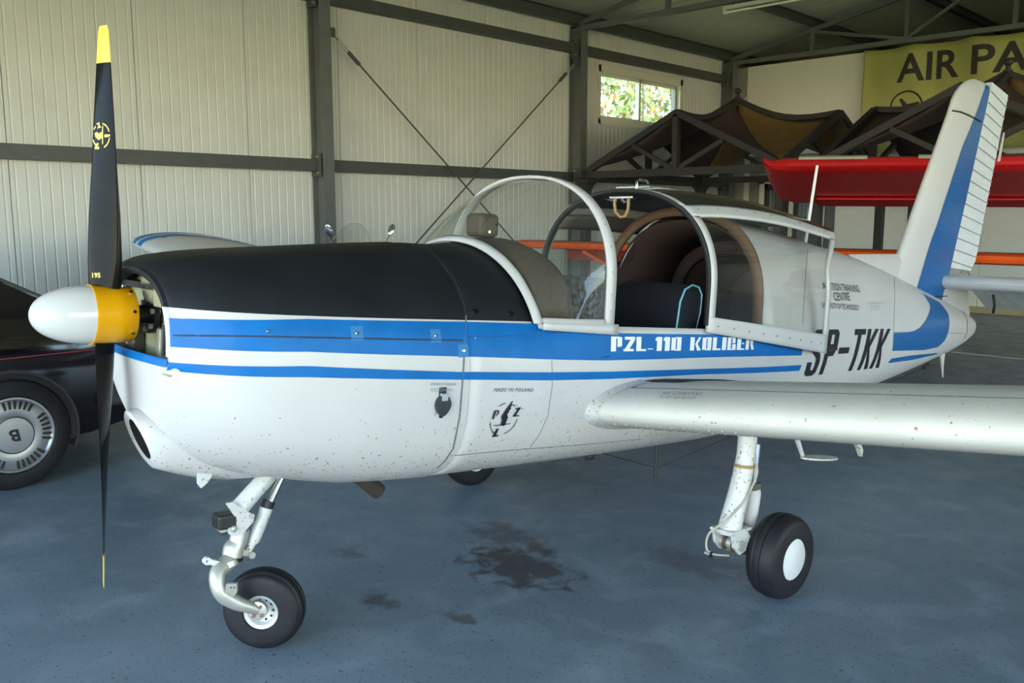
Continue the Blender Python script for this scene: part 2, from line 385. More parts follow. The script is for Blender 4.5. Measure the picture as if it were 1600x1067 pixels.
for y in COLY:
    g = G(); w = 0.07
    g.beam((XL, y, 4.27), (XR, y, 4.27), 0.08, 0.07)
    g.beam((XL, y, topz(XL) - 0.03), (0, y, topz(0)), 0.08, 0.07); g.beam((0, y, topz(0)), (XR, y, topz(XR) - 0.03), 0.08, 0.07)
    T = g.build('roof_truss', GREYS, kind='structure')
    for k, x in enumerate(NX):
        s = G(); s.beam((x, y, 4.3), (x, y, topz(x) - 0.03), 0.06, 0.06, (0, 1, 0)); s.build('strut', GREYS, T)
    xs = [XL] + NX + [XR]
    for k in range(1, len(xs) - 2):
        a, b = xs[k], xs[k + 1]
        s = G()
        if k % 2: s.beam((a, y, topz(a) - 0.05), (b, y, 4.3), 0.05, 0.05, (0, 1, 0))
        else: s.beam((a, y, 4.3), (b, y, topz(b) - 0.05), 0.05, 0.05, (0, 1, 0))
        s.build('brace', GREYS, T)
for x in NX:
    g = G(); g.ibeam((x, YF, topz(x) + 0.10), (x, YB, topz(x) + 0.10), 0.10, 0.13); g.build('purlin', GREYD, kind='structure')
# roof : sandwich panels running down the slope, ribs along them
def roofmesh(s):
    g = G(); W = 1.1; n = 11; st = W / n; pr = [(0.003, 0.0)]
    for k in range(n):
        c = (k + .5) * st; pr += [(c - .012, 0), (c - .006, .006), (c + .006, .006), (c + .012, 0)]
    pr += [(W - .003, 0), (W - .003, .05), (.003, .05)]
    x0, x1 = s * 9.1, 0.0
    g.loft([[(x0, a, topz(9.1 * s) + 0.18 + b) for a, b in pr], [(x1, a, topz(0) + 0.18 + b) for a, b in pr]], True, 0)
    me = bpy.data.meshes.new('roof_panel'); me.from_pydata(g.v, [], g.f); me.materials.append(ROOFM); return me
g = G()
for s in (-1, 1):
    g.add([(s * 9.3, YF - .3, topz(9.3) + .24), (0, YF - .3, topz(0) + .24), (0, YB, topz(0) + .24), (s * 9.3, YB, topz(9.3) + .24),
           (s * 9.3, YF - .3, topz(9.3) + .32), (0, YF - .3, topz(0) + .32), (0, YB, topz(0) + .32), (s * 9.3, YB, topz(9.3) + .32)],
          [(0, 1, 2, 3), (4, 5, 6, 7), (0, 1, 5, 4), (2, 3, 7, 6), (0, 3, 7, 4), (1, 2, 6, 5)])
CE = g.build('ceiling', FOAM, kind='structure', label='pitched metal roof of pale ribbed panels')
for s in (-1, 1):
    me = roofmesh(s); y = YF
    while y < YB - 0.5:
        o = bpy.data.objects.new('roof_panel', me); COL.objects.link(o); o.parent = CE; o.location = (0, y, 0); y += 1.1
# other walls
g = G(); g.box(XR, XR + 0.12, YF, -3.4, -0.1, 4.62); g.box(XR, XR + 0.12, 12.0, YB, -0.1, 4.62); g.box(XR, XR + 0.12, -3.4, 12.0, 4.25, 4.62); g.build('wall_right', WALLM, kind='structure', label='right wall of the hangar')  # opening out of view, inferred from the side light, then enlarged to strengthen it
g = G(); g.box(XL, XR, YB, YB + 0.1, -0.1, 6.6); g.build('wall_end', mat('dark_gable', (0.10, 0.075, 0.06), 0.8), kind='structure', label='dark far gable wall beyond the partition')
g = G(); g.add([(XL, YF, 3.6), (XR, YF, 3.6), (XR, YF, 4.5), (0, YF, 6.4), (XL, YF, 4.5), (XL, YF - .1, 3.6), (XR, YF - .1, 3.6), (XR, YF - .1, 4.5), (0, YF - .1, 6.4), (XL, YF - .1, 4.5)],
               [(0, 1, 2, 3, 4), (5, 6, 7, 8, 9), (0, 1, 6, 5)]); g.box(4.5, XR, YF - .1, YF, -.1, 3.6); g.build('wall_front', WALLM, kind='structure', label='gable above the open front of the hangar')  # right-hand piece added and lintel lowered to cut light from the front

# partition at the back : boards, pillars, door, banner
g = G(); g.box(XL, -8.32, YP + 0.03, YP + 0.12, 0, 4.24); g.box(-8.32, -7.0, YP + 0.03, YP + 0.12, 2.2, 4.24); g.box(-7.0, XR, YP + 0.03, YP + 0.12, 0, 4.24)
WB = g.build('wall_back', FOAM, kind='structure', label='white boarded partition at the back')
xb = -8.87
def board(xa, xb_, za, zb, m=BOARD, d=0.0):
    g = G(); g.box(xa + 0.002, xb_ - 0.002, YP + d, YP + 0.04, za, zb); return g.build('wall_board', m, WB)
board(XL + 0.27, -6.46, 2.62, 4.24); board(XL + 0.27, -8.52, 0, 2.61)
board(-7.0, -6.85, 0, 2.61, GREYS, -0.05); board(-8.52, -8.32, 0, 2.61, mat('pillar_warm_grey', (0.24, 0.235, 0.20), 0.6), -0.03)
board(-8.32, -7.0, 2.22, 2.61, mat('pillar_warm_grey', (0.24, 0.235, 0.20), 0.6), -0.02)
x = -6.85
while x < XR: board(x, min(x + 1.2, XR), 0, 2.61); board(x if x > -6.4 else -6.46, min(x + 1.2, XR), 2.62, 4.24); x += 1.2
g = G(); g.box(-6.85, XR, YP - 0.02, YP + 0.0, 0, 0.10); g.build('baseboard_back', mat('baseboard_tan', (0.40, 0.34, 0.20), 0.6), kind='structure', label='tan board along the foot of the back wall')
g = G()
for q in ((-8.30, -7.02, 2.10, 2.20), (-8.30, -8.20, 0, 2.2), (-7.12, -7.02, 0, 2.2), (-7.70, -7.62, 0, 2.1)): g.box(q[0], q[1], YP - 0.05, YP + 0.06, q[2], q[3])
D1 = g.build('door_1', PVC, kind='structure', label='white framed glazed double door in the back wall')
BLIND = mat('grey_blue_blind', (0.24, 0.29, 0.36), 0.7, noise=0.2, nscale=40)
for k, (xa, xc) in enumerate(((-8.20, -7.70), (-7.62, -7.12))):
    g = G()
    for q in ((xa, xc, 2.02, 2.10), (xa, xc, 0, 0.1), (xa, xa + .06, 0, 2.1), (xc - .06, xc, 0, 2.1)): g.box(q[0], q[1], YP - 0.03, YP + 0.03, q[2], q[3])
    d = g.build('door_leaf', mat('door_dark', (0.03, 0.03, 0.035), 0.4), D1)
    g = G(); g.box(xa + .06, xc - .06, YP - 0.004, YP + 0.002, 0.1, 2.02); g.build('pane', PANE, d)
    n = 5
    for j in range(n):
        a = xa + .07 + (xc - xa - .14) * j / n
        b = G(); b.box(a, a + (xc - xa - .14) / n - .02, YP + 0.035, YP + 0.045, 0.12, 2.0); b.build('blind_slat', BLIND, d)
g = G(); g.tube([(-7.6, YP - .03, 1.0), (-7.6, YP - .08, 1.0), (-7.6, YP - .08, 1.16), (-7.6, YP - .03, 1.16)], 0.012, 8); g.build('door_handle', mat('handle_black', (0.02, 0.02, 0.02), 0.4), D1)
t = thing('alarm_sensor', 'small cream sensor box high on the back wall beside the corner column', 'sensor', (-8.62, YP, 3.62))
g = G(); g.box(-0.045, 0.045, -0.06, 0, -0.07, 0.07); g.build('housing', BOARD, t, bevel=0.01)
g = G(); g.lathe([(0, 0.001), (0.004, 0.018), (0.0, 0.022)], (0, -0.06, 0.02), (0, -1, 0), 12); g.build('lens', mat('sensor_lens', (0.35, 0.34, 0.3), 0.3), t, True)

# banner with wrinkles hung from the truss
def banner_mat():
    return mat('banner_green', (0.40, 0.40, 0.13), 0.42, noise=0.06, nscale=2)
BX0, BX1, BZ0, BZ1 = -6.44, -1.2, 2.55, 4.25; BY = 15.12
def bany(x, z):
    u = x - BX0; a = (0.018 + 0.03 * (z - BZ0) / (BZ1 - BZ0))
    return BY - 0.035 + a * math.sin(u * 5.9 + 0.5 * math.sin((z) * 2.1)) * 0.8 + 0.012 * math.sin(u * 13 + z * 5)
def banz(x, v):
    sag = 0.03 * abs(math.sin((x - BX0) * math.pi / 0.85))
    return BZ0 + (BZ1 - sag - BZ0) * v
g = G(); nu, nv = 180, 14
for j in range(nv + 1):
    for i in range(nu + 1):
        x = BX0 + (BX1 - BX0) * i / nu; z = banz(x, j / nv); g.v.append((x, bany(x, z), z))
for j in range(nv):
    for i in range(nu): a = j * (nu + 1) + i; g.f.append((a, a + 1, a + nu + 2, a + nu + 1)); g.m.append(0)
BN = thing('banner', 'olive green fabric banner with dark capital letters on the back wall', 'banner', (0, 0, 0))
g.build('cloth', banner_mat(), BN, True, 80, solid=0.003)
i = 0; x = BX0 + 0.02
while x < BX1:
    h = G(); h.tube([(x, BY - .03, BZ1 - 0.005), (x, BY - 0.06, BZ1 + .05), (x, YP - 0.40, 4.235)], 0.006, 5); h.build('tie', mat('tie_dark', (0.03, 0.03, 0.02), 0.6), BN); x += 0.85

def text_mesh(s, extr=0.0, shear=0.0, bold=0.0, space=1.0):
    cu = bpy.data.curves.new('t', 'FONT'); cu.body = s; cu.size = 1.0; cu.shear = shear; cu.offset = bold; cu.space_character = space; cu.resolution_u = 4
    o = bpy.data.objects.new('t', cu); COL.objects.link(o)
    bpy.context.view_layer.update()
    me = bpy.data.meshes.new_from_object(o.evaluated_get(bpy.context.evaluated_depsgraph_get()))
    vs = [v.co.copy() for v in me.vertices]; fs = [tuple(p.vertices) for p in me.polygons]
    bpy.data.objects.remove(o); bpy.data.curves.remove(cu); bpy.data.meshes.remove(me)
    xs = [v.x for v in vs]; ys_ = [v.y for v in vs]
    x0, x1, y0, y1 = min(xs), max(xs), min(ys_), max(ys_)
    return [((v.x - x0) / (x1 - x0), (v.y - y0) / (y1 - y0)) for v in vs], fs
def flat_decal(vs, fs, step_axis_cuts):
    me = bmesh.new(); bv = [me.verts.new((a, b, 0)) for a, b in vs]
    for f in fs:
        try: me.faces.new([bv[i] for i in f])
        except ValueError: pass
    for ax, cuts in step_axis_cuts:
        for c in cuts:
            n = (1, 0, 0) if ax == 0 else (0, 1, 0); co = (c, 0, 0) if ax == 0 else (0, c, 0)
            bmesh.ops.bisect_plane(me, geom=me.verts[:] + me.edges[:] + me.faces[:], plane_co=co, plane_no=n, dist=1e-6)
    me.verts.index_update()
    out = [(v.co.x, v.co.y) for v in me.verts], [tuple(v.index for v in f.verts) for f in me.faces]
    me.free(); return out
def frange(a, b, s):
    o = []; 
    while a < b: o.append(a); a += s
    return o
def banner_text(s, x0, x1, z0, z1, name):
    vs, fs = text_mesh(s, bold=0.02)
    vs = [(x0 + u * (x1 - x0), z0 + v * (z1 - z0)) for u, v in vs]
    vs, fs = flat_decal(vs, fs, [(0, frange(x0, x1, 0.04)), (1, frange(z0, z1, 0.1))])
    g = G(); g.add([(x, bany(x, z) - 0.006, z) for x, z in vs], fs); g.build(name, mat('banner_ink', (0.035, 0.03, 0.028), 0.6), BN, fix=False)
banner_text('AIR', -5.87, -4.92, 3.67, 4.11, 'lettering'); banner_text('PA', -4.74, -3.95, 3.68, 4.12, 'lettering')
g = G(); c = (-5.69, 3.27)
ring = [(c[0] + r * math.cos(R(a)), c[1] + r * math.sin(R(a))) for r in (0.235, 0.265) for a in range(0, 360, 8)]
g.add([(x, bany(x, z) - 0.006, z) for x, z in ring], [(i, (i + 1) % 45, 45 + (i + 1) % 45, 45 + i) for i in range(45)])
pl = [(-.02, .17), (.02, .17), (.04, .03), (.2, -.05), (.2, -.09), (.035, -.05), (.03, -.14), (.08, -.18), (-.08, -.18), (-.03, -.14), (-.035, -.05), (-.2, -.09), (-.2, -.05), (-.04, .03)]
ca_, sa_ = math.cos(R(35)), math.sin(R(35))
pl = [(c[0] + a * ca_ - b * sa_, c[1] + a * sa_ + b * ca_) for a, b in pl]
g.add([(x, bany(x, z) - 0.006, z) for x, z in pl], [(0, 1, 2, 13), (2, 3, 4, 5), (13, 10, 11, 12), (13, 2, 5, 10), (10, 5, 6, 9), (9, 6, 7, 8)]); g.build('emblem', MATS['banner_ink'], BN, fix=False)

# fluorescent lamp under the nearer truss
def lamp(x, y, z, label):
    t = thing('fluorescent_lamp', label, 'lamp', (x, y, z), group=None)
    g = G(); g.box(-0.64, 0.64, -0.035, 0.035, -0.005, 0.045); g.build('housing', mat('lamp_housing', (0.55, 0.55, 0.45), 0.4), t, bevel=0.008)
    for s in (-1, 1):
        e = G(); e.box(s * 0.62 - 0.015, s * 0.62 + 0.015, -0.03, 0.03, -0.06, 0.0); e.build('socket', MATS['lamp_housing'], t, bevel=0.004)
    g = G(); g.tube([(-0.61, 0, -0.035), (0.61, 0, -0.035)], 0.014, 12); g.build('tube', mat('lamp_tube_off', (0.8, 0.82, 0.72), 0.25), t, True)
    for s in (-1, 1): g = G(); g.box(s * .5 - .01, s * .5 + .01, -.04, .04, .045, .06); g.build('bracket', GREYD, t)
    return t
lamp(-5.72, 10.5, 4.165, 'long unlit fluorescent tube lamp under the roof truss')

# crossed tie rods with turnbuckles
def rod(a, b, label):
    a, b = Vector(a), Vector(b); d = (b - a).normalized()
    t = thing('tie_rod', label, 'tie rod', (0, 0, 0))
    g = G(); g.tube([a + d * 0.46, b - d * 0.1], 0.011, 8); g.build('rod', GREYD, t, True)
    g = G(); g.beam(a + d * 0.30, a + d * 0.50, 0.035, 0.035); g.build('turnbuckle', GREYD, t)
    g = G(); g.tube([a, a + d * 0.12], 0.008, 8); g.build('eye_bolt', GREYD, t)
    n = d.cross(Vector((1, 0, 0))).normalized()
    g = G(); g.tube([a + d * 0.10 + n * 0.018, a + d * 0.30 + n * 0.018, a + d * 0.32, a + d * 0.30 - n * 0.018, a + d * 0.10 - n * 0.018, a + d * 0.08], 0.007, 6, closed=True); g.build('link', BOLT, t)
    g = G(); g.box(a.x - 0.02, a.x + 0.02, a.y - 0.05, a.y + 0.05, a.z - 0.05, a.z + 0.05); g.build('lug', GREYD, t); 
    g = G(); g.box(b.x - 0.02, b.x + 0.02, b.y - 0.05, b.y + 0.05, b.z - 0.06, b.z + 0.06); g.build('lug', GREYD, t)
rod((XL + 0.16, 6.08, 3.60), (XL + 0.16, 10.38, 0.12), 'thin steel tie rod falling from the upper left behind the windscreen')
rod((XL + 0.19, 10.38, 3.78), (XL + 0.19, 6.08, 0.20), 'thin steel tie rod rising towards the middle wall column')

# pendant junction box and cable below the end truss
t = thing('junction_box', 'grey round junction box with cable clipped on the left wall near the corner', 'junction box', (XL + 0.02, 14.2, 1.75))
g = G(); g.lathe([(0, 0.045), (0.04, 0.045), (0.045, 0.03), (0.045, 0.0)], (0, 0, 0), (1, 0, 0), 16); g.build('cover', GREYS, t, True)
g = G(); g.tube([(0.02, 0, 0.04), (0.02, 0.05, 0.15), (0.02, 0.02, 0.3), (0.02, 0.0, 0.29)], 0.006, 6); g.build('cable', DARK, t, True)

# ------------------------------------------------------------------ the parked low-wing aircraft. Local frame: x = port, y = aft, z = up
AM = Matrix.Translation((-2.8326, 0.7934, 0)) @ Matrix.Rotation(R(-4.62), 4, 'Z') @ Matrix.Translation((0, 1, 0)) @ Matrix.Rotation(R(-3.64), 4, 'X') @ Matrix.Translation((0, -1, 0))
AC = thing('light_aircraft', 'white low-wing light aircraft with blue stripes, black cowling top and open canopy', 'aircraft', M=AM)
AMi = AM.inverted()
#        a     hw    zt     zb     zc    nu   nl
SEC = [(0.28, .305, 1.352, .850, 1.10, 2.8, 2.1), (0.305, .335, 1.366, .815, 1.09, 2.8, 2.15), (0.345, .385, 1.382, .775, 1.06, 2.9, 2.2), (0.43, .450, 1.397, .725, 1.05, 3.0, 2.3), (0.55, .500, 1.411, .685, 1.04, 2.9, 2.4), (0.72, .528, 1.425, .645, 1.03, 2.75, 2.6), (0.90, .540, 1.440, .610, 1.02, 2.6, 2.7),
       (1.24, .540, 1.466, .585, 1.01, 2.25, 2.8), (1.55, .540, 1.478, .575, 1.00, 2.05, 2.8), (2.00, .535, 1.60, .560, 1.00, 2.0, 2.8), (2.60, .530, 1.70, .545, 1.00, 2.1, 2.7),
       (3.07, .515, 1.705, .540, 1.00, 2.2, 2.6), (3.60, .460, 1.660, .560, 1.00, 2.2, 2.4), (4.20, .375, 1.590, .600, 1.01, 2.15, 2.3), (4.74, .310, 1.527, .630, 1.02, 2.1, 2.2),
       (5.57, .215, 1.374, .720, 1.04, 2.0, 2.1), (6.12, .155, 1.262, .800, 1.04, 2.0, 2.0), (6.50, .108, 1.185, .865, 1.035, 2.0, 2.0), (6.80, .058, 1.105, .945, 1.03, 2.0, 2.0), (6.90, .012, 1.045, 1.015, 1.03, 2.0, 2.0)]
def sill(a): return 1.175 - 0.036 * (a - 1.99)
def sgnpow(c, e): return math.copysign(abs(c) ** e, c)
def half_ring(a, n_up=10, n_lo=14, zcut=None, grow=0.0):
    hw, zt, zb, zc, nu, nl = interp(SEC, a); hw += grow; zt += grow; zb -= grow
    pts = []; zs = min(max(sill(a), zc + .03), zt - .02); ph1 = math.asin(((zs - zc) / (zt - zc)) ** (nu / 2))
    ups = [math.pi / 2 + (ph1 - math.pi / 2) * k / n_up for k in range(n_up)] if zcut is None else []
    for ph in ups + [ph1 * (1 - k / 6) for k in range(6)]:
        pts.append((hw * abs(math.cos(ph)) ** (2 / nu) if ph < math.pi / 2 - 1e-6 else 0, zc + (zt - zc) * abs(math.sin(ph)) ** (2 / nu)))
    for k in range(n_lo + 1):
        ph = math.pi / 2 * k / n_lo; pts.append((hw * abs(math.cos(ph)) ** (2 / nl) if k < n_lo else 0, zc - (zc - zb) * abs(math.sin(ph)) ** (2 / nl)))
    return pts
def ring(a, grow=0.0, zcut=None, fa=None):
    h = half_ring(a, zcut=zcut, grow=grow); r = [(p, (fa(a, p, z) if fa else a), z) for p, z in h]
    l = [(-p, (fa(a, p, z) if fa else a), z) for p, z in (h[::-1][1:] if zcut is not None else h[::-1][1:-1])]
    return r + l
# cowling : nose rakes aft below the lip
LIPZ = 1.085
def rake(a, p, z):
    k = max(0.0, 1 - (a - 0.28) / 0.45)
    return a + k * k * (0.16 * max(0.0, LIPZ - z) + 0.02 * min(1, (abs(p) / 0.3) ** 2))
g = G()
st = [0.28, 0.285, 0.292, 0.30, 0.31, 0.34, 0.38, 0.42, 0.47, 0.53, 0.6, 0.75, 0.9, 1.05, 1.15, 1.238]
g.loft([ring(a, (-0.008 if a < 0.282 else (-0.002 if a < 0.29 else 0.0025)), fa=rake) for a in st], True, 0)
NR = len(ring(0.28))
r0 = ring(0.28, -0.008, fa=rake); r1 = [(p * 0.965, y + 0.05, LIPZ + (z - LIPZ) * 0.93 if z > LIPZ else z) for p, y, z in r0]
# inward lip above the lip line
low = [q for q in half_ring(0.28, grow=-0.008) if q[1] <= LIPZ]
top = [i for i, q in enumerate(r0) if q[2] > LIPZ - 0.02]
n = len(r0); base = len(g.v); g.v += r0 + r1
for i in range(n):
    j = (i + 1) % n
    if r0[i][2] > LIPZ - 0.02 and r0[j][2] > LIPZ - 0.02: g.f.append((base + i, base + j, base + n + j, base + n + i)); g.m.append(0)
def cowl_mat():
    m = WHITE.copy(); m.name = 'cowling_paint'; t = m.node_tree; L = t.links.new; b = t.nodes['Principled BSDF']
    src = b.inputs['Base Color'].links[0].from_socket
    tc = t.nodes.new('ShaderNodeTexCoord'); sp = t.nodes.new('ShaderNodeSeparateXYZ'); L(tc.outputs['Object'], sp.inputs[0])
    ma = t.nodes.new('ShaderNodeMath'); ma.operation = 'MULTIPLY_ADD'; L(sp.outputs['Y'], ma.inputs[0]); ma.inputs[1].default_value = 0.035; L(sp.outputs['Z'], ma.inputs[2])
    gt = t.nodes.new('ShaderNodeMath'); gt.operation = 'GREATER_THAN'; gt.inputs[1].default_value = 1.2545; L(ma.outputs[0], gt.inputs[0])
    la = t.nodes.new('ShaderNodeMath'); la.operation = 'LESS_THAN'; la.inputs[1].default_value = 1.60; L(sp.outputs['Y'], la.inputs[0])
    mu = t.nodes.new('ShaderNodeMath'); mu.operation = 'MULTIPLY'; L(gt.outputs[0], mu.inputs[0]); L(la.outputs[0], mu.inputs[1])
    no = t.nodes.new('ShaderNodeTexNoise'); no.inputs['Scale'].default_value = 4; no.inputs['Detail'].default_value = 8; L(tc.outputs['Object'], no.inputs['Vector'])
    mr = t.nodes.new('ShaderNodeMix'); mr.data_type = 'RGBA'; L(no.outputs['Fac'], mr.inputs[0]); mr.inputs[6].default_value = (.006, .007, .009, 1); mr.inputs[7].default_value = (.020, .022, .027, 1)
    # specks of dirt low down where the nose wheel throws them
    n2 = t.nodes.new('ShaderNodeTexNoise'); n2.inputs['Scale'].default_value = 75; n2.inputs['Detail'].default_value = 2; L(tc.outputs['Object'], n2.inputs['Vector'])
    zr = t.nodes.new('ShaderNodeMapRange'); zr.inputs[1].default_value = 0.60; zr.inputs[2].default_value = 1.05; zr.inputs[3].default_value = 0.61; zr.inputs[4].default_value = 0.78; L(sp.outputs['Z'], zr.inputs[0])
    sg = t.nodes.new('ShaderNodeMath'); sg.operation = 'GREATER_THAN'; L(n2.outputs['Fac'], sg.inputs[0]); L(zr.outputs[0], sg.inputs[1])
    m0 = t.nodes.new('ShaderNodeMix'); m0.data_type = 'RGBA'; L(sg.outputs[0], m0.inputs[0]); L(src, m0.inputs[6]); m0.inputs[7].default_value = (0.30, 0.22, 0.15, 1)
    m1 = t.nodes.new('ShaderNodeMix'); m1.data_type = 'RGBA'; L(mu.outputs[0], m1.inputs[0]); L(m0.outputs[2], m1.inputs[6]); L(mr.outputs[2], m1.inputs[7])
    L(m1.outputs[2], b.inputs['Base Color'])
    rr = t.nodes.new('ShaderNodeMapRange'); rr.inputs[3].default_value = 0.38; rr.inputs[4].default_value = 0.5; L(mu.outputs[0], rr.inputs[0]); L(rr.outputs[0], b.inputs['Roughness'])
    cc = t.nodes.new('ShaderNodeMapRange'); cc.inputs[3].default_value = 0.08; cc.inputs[4].default_value = 0.0; L(mu.outputs[0], cc.inputs[0]); L(cc.outputs[0], b.inputs['Coat Weight'])
    sv = t.nodes.new('ShaderNodeMapRange'); sv.inputs[3].default_value = 0.5; sv.inputs[4].default_value = 0.2; L(mu.outputs[0], sv.inputs[0]); L(sv.outputs[0], b.inputs['Specular IOR Level'])
    return m
COWLM = cowl_mat()
# lower front face : curved shield between the raked edges
hr = [q for q in half_ring(0.28, grow=-0.008)]
zz = sorted([q for q in hr if q[1] <= LIPZ + 0.001], key=lambda q: -q[1])
wl = [(zz[0][0], LIPZ)] + zz
M_ = 12; rows = []
for (wv, z) in wl:
    row = []
    for k in range(-M_, M_ + 1):
        p = wv * k / M_; y = rake(0.28, wv, z) - 0.022 * (1 - (k / M_) ** 2); row.append((p, y, z))
    rows.append(row)
g.loft(rows, False, 0)
# top lip bulge forward is the black rim: rounded tube along the upper opening edge
cowl = g.build('cowling', [COWLM], AC, True, 50)
# rim tube
rim = [(q[0], q[1] + 0.004, q[2]) for q in r0 if q[2] > LIPZ - 0.01]
i0 = max(range(len(rim)), key=lambda i: 0) 
# order : r0 starts at the top going down starboard/port then round; split in two halves
rp = [q for q in r0[:NR // 2 + 1] if q[2] > LIPZ - 0.01]; rpn = [(-q[0], q[1], q[2]) for q in rp[::-1]][:-1]
path = [(q[0], q[1] + 0.006, q[2]) for q in (rpn + rp)]
g = G(); g.tube(path, 0.013, 8); g.build('cowling_rim', [COWLM], AC, True)
# chin scoop with its intake
g = G(); rr = []
for (y, zc_, w_, h_, px_) in ((0.275, .808, .058, .066, .06), (0.268, .808, .075, .084, .06), (0.275, .806, .088, .096, .06), (0.32, .80, .105, .108, .055), (0.42, .775, .13, .115, .04), (0.56, .745, .14, .11, .03), (0.72, .715, .13, .09, .02), (0.90, .69, .09, .06, .0)):
    rr.append([(px_ + w_ * math.cos(t), y + 0.42 * (0.87 - (zc_ + h_ * math.sin(t))) * max(0, 1 - (y - .265) / .4), zc_ + h_ * math.sin(t)) for t in [2 * math.pi * k / 28 for k in range(28)]])
g.loft(rr, True, 0); sc = g.build('chin_scoop', [COWLM], AC, True, 60)
g = G(); rr2 = [rr[0], [(.06 + (q[0] - .06) * .9, q[1] + 0.10, .808 + (q[2] - .808) * .9) for q in rr[0]]]
g.loft(rr2, True, 0, False, True); g.build('intake_duct', mat('duct_dark', (0.012, 0.008, 0.008), 0.8), sc, True)

# fuselage shell
g = G()
g.loft([ring(a) for a in (1.236, 1.3, 1.4, 1.5, 1.56)], True, 0)
mid = [1.56, 1.7, 1.85, 2.0, 2.15, 2.3, 2.45, 2.6, 2.75, 2.9, 3.0, 3.07]
g.loft([ring(a, zcut=sill(a)) for a in mid], False, 0)
aft_ = [3.07, 3.2, 3.4, 3.6, 3.8, 4.0, 4.2, 4.45, 4.74, 5.0, 5.3, 5.57, 5.85, 6.12, 6.3, 6.5, 6.65, 6.8, 6.87, 6.9]
g.loft([ring(a) for a in aft_], True, 0, False, True)
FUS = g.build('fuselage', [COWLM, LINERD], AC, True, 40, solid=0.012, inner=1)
#
def tree_of(objs):
    vs, fs = [], []
    for o in objs:
        b = len(vs); vs += [v.co.copy() for v in o.data.vertices]; fs += [tuple(i + b for i in p.vertices) for p in o.data.polygons]
    return BVHTree.FromPolygons(vs, fs)
BT = tree_of([cowl, FUS])
CL = AMi @ cam.location
cr = cam.rotation_euler.to_matrix()
def P2S(x, y, tree=None):            # point of the hull seen at that place of the photograph, in aircraft coordinates
    d = cr @ Vector(((x - 800) / CAMF, -(y - 533.5) / CAMF, -1)); d = AMi.to_3x3() @ d; d.normalize()
    h = (tree or BT).ray_cast(CL, d)[0]
    return h
def AZ(x, y, fall=None):
    for k in range(0, 40):
        for dx, dy in ((0, -k), (-k, 0), (0, k), (-k * .7, -k * .7)):
            h = P2S(x + dx, y + dy)
            if h is not None:
                if k: print('MISS', x, y, 'by', k)
                return (h.y, h.z)
def proj(a, z, side=1, off=0.0018, tree=None):
    tr = tree or BT
    h, nrm, _, _ = tr.ray_cast(Vector((side * 1.5, a, z)), Vector((-side, 0, 0)))
    if h is None: return None
    if nrm.x * side < 0: nrm = -nrm
    return h + nrm * off
def decal(name, vs, fs, m, parent=None, side=1, off=0.0018, tree=None):
    q = [proj(a, z, side, off, tree) for a, z in vs]
    ok = [f for f in fs if all(q[i] is not None for i in f)]
    g = G(); g.add([p if p is not None else (0, 0, 0) for p in q], ok); g.build(name, m, parent or AC, True, 80, fix=False); return g
def strip(name, top, bot, m, off=0.0030, nu=140, nv=5, sides=(1, -1), parent=None):   # between two (a,z) polylines
    def at(pl, t):
        L_ = [0]
        for i in range(1, len(pl)): L_.append(L_[-1] + math.hypot(pl[i][0] - pl[i-1][0], pl[i][1] - pl[i-1][1]))
        s = t * L_[-1]
        for i in range(1, len(pl)):
            if s <= L_[i] + 1e-9:
                k = (s - L_[i-1]) / max(1e-9, L_[i] - L_[i-1]); return (pl[i-1][0] + (pl[i][0] - pl[i-1][0]) * k, pl[i-1][1] + (pl[i][1] - pl[i-1][1]) * k)
        return pl[-1]
    vs = []
    for j in range(nv + 1):
        for i in range(nu + 1):
            A, B = at(top, i / nu), at(bot, i / nu); k = j / nv; vs.append((A[0] + (B[0] - A[0]) * k, A[1] + (B[1] - A[1]) * k))
    fs = [(j * (nu + 1) + i, j * (nu + 1) + i + 1, (j + 1) * (nu + 1) + i + 1, (j + 1) * (nu + 1) + i) for j in range(nv) for i in range(nu)]
    for s in sides: decal(name, vs, fs, m, parent, s, off)
def line(name, pts, w, m, off=0.0022, sides=(1,), nu=50):
    A, B = [], []
    for i, p in enumerate(pts):
        q = pts[min(i + 1, len(pts) - 1)]; o = pts[max(i - 1, 0)]; dx, dz = q[0] - o[0], q[1] - o[1]; l = math.hypot(dx, dz) or 1
        A.append((p[0] - dz / l * w / 2, p[1] + dx / l * w / 2)); B.append((p[0] + dz / l * w / 2, p[1] - dx / l * w / 2))
    strip(name, A, B, m, off, nu, 1, sides)
def pline(name, pts, r, m, off=0.0, tree=None, parent=None, n=12):
    P = []
    for i in range(len(pts) - 1):
        for k in range(n):
            t = k / n; P.append((pts[i][0] + (pts[i + 1][0] - pts[i][0]) * t, pts[i][1] + (pts[i + 1][1] - pts[i][1]) * t))
    P.append(pts[-1]); Q = []
    for x, y in P:
        h = P2S(x, y, tree)
        if h is not None and (not Q or (h - Q[-1]).length < .6): Q.append(h)
    g = G(); g.tube(Q, r, 6); return g.build(name, m, parent or AC, True)
AZL = lambda pts: [AZ(*p) for p in pts]
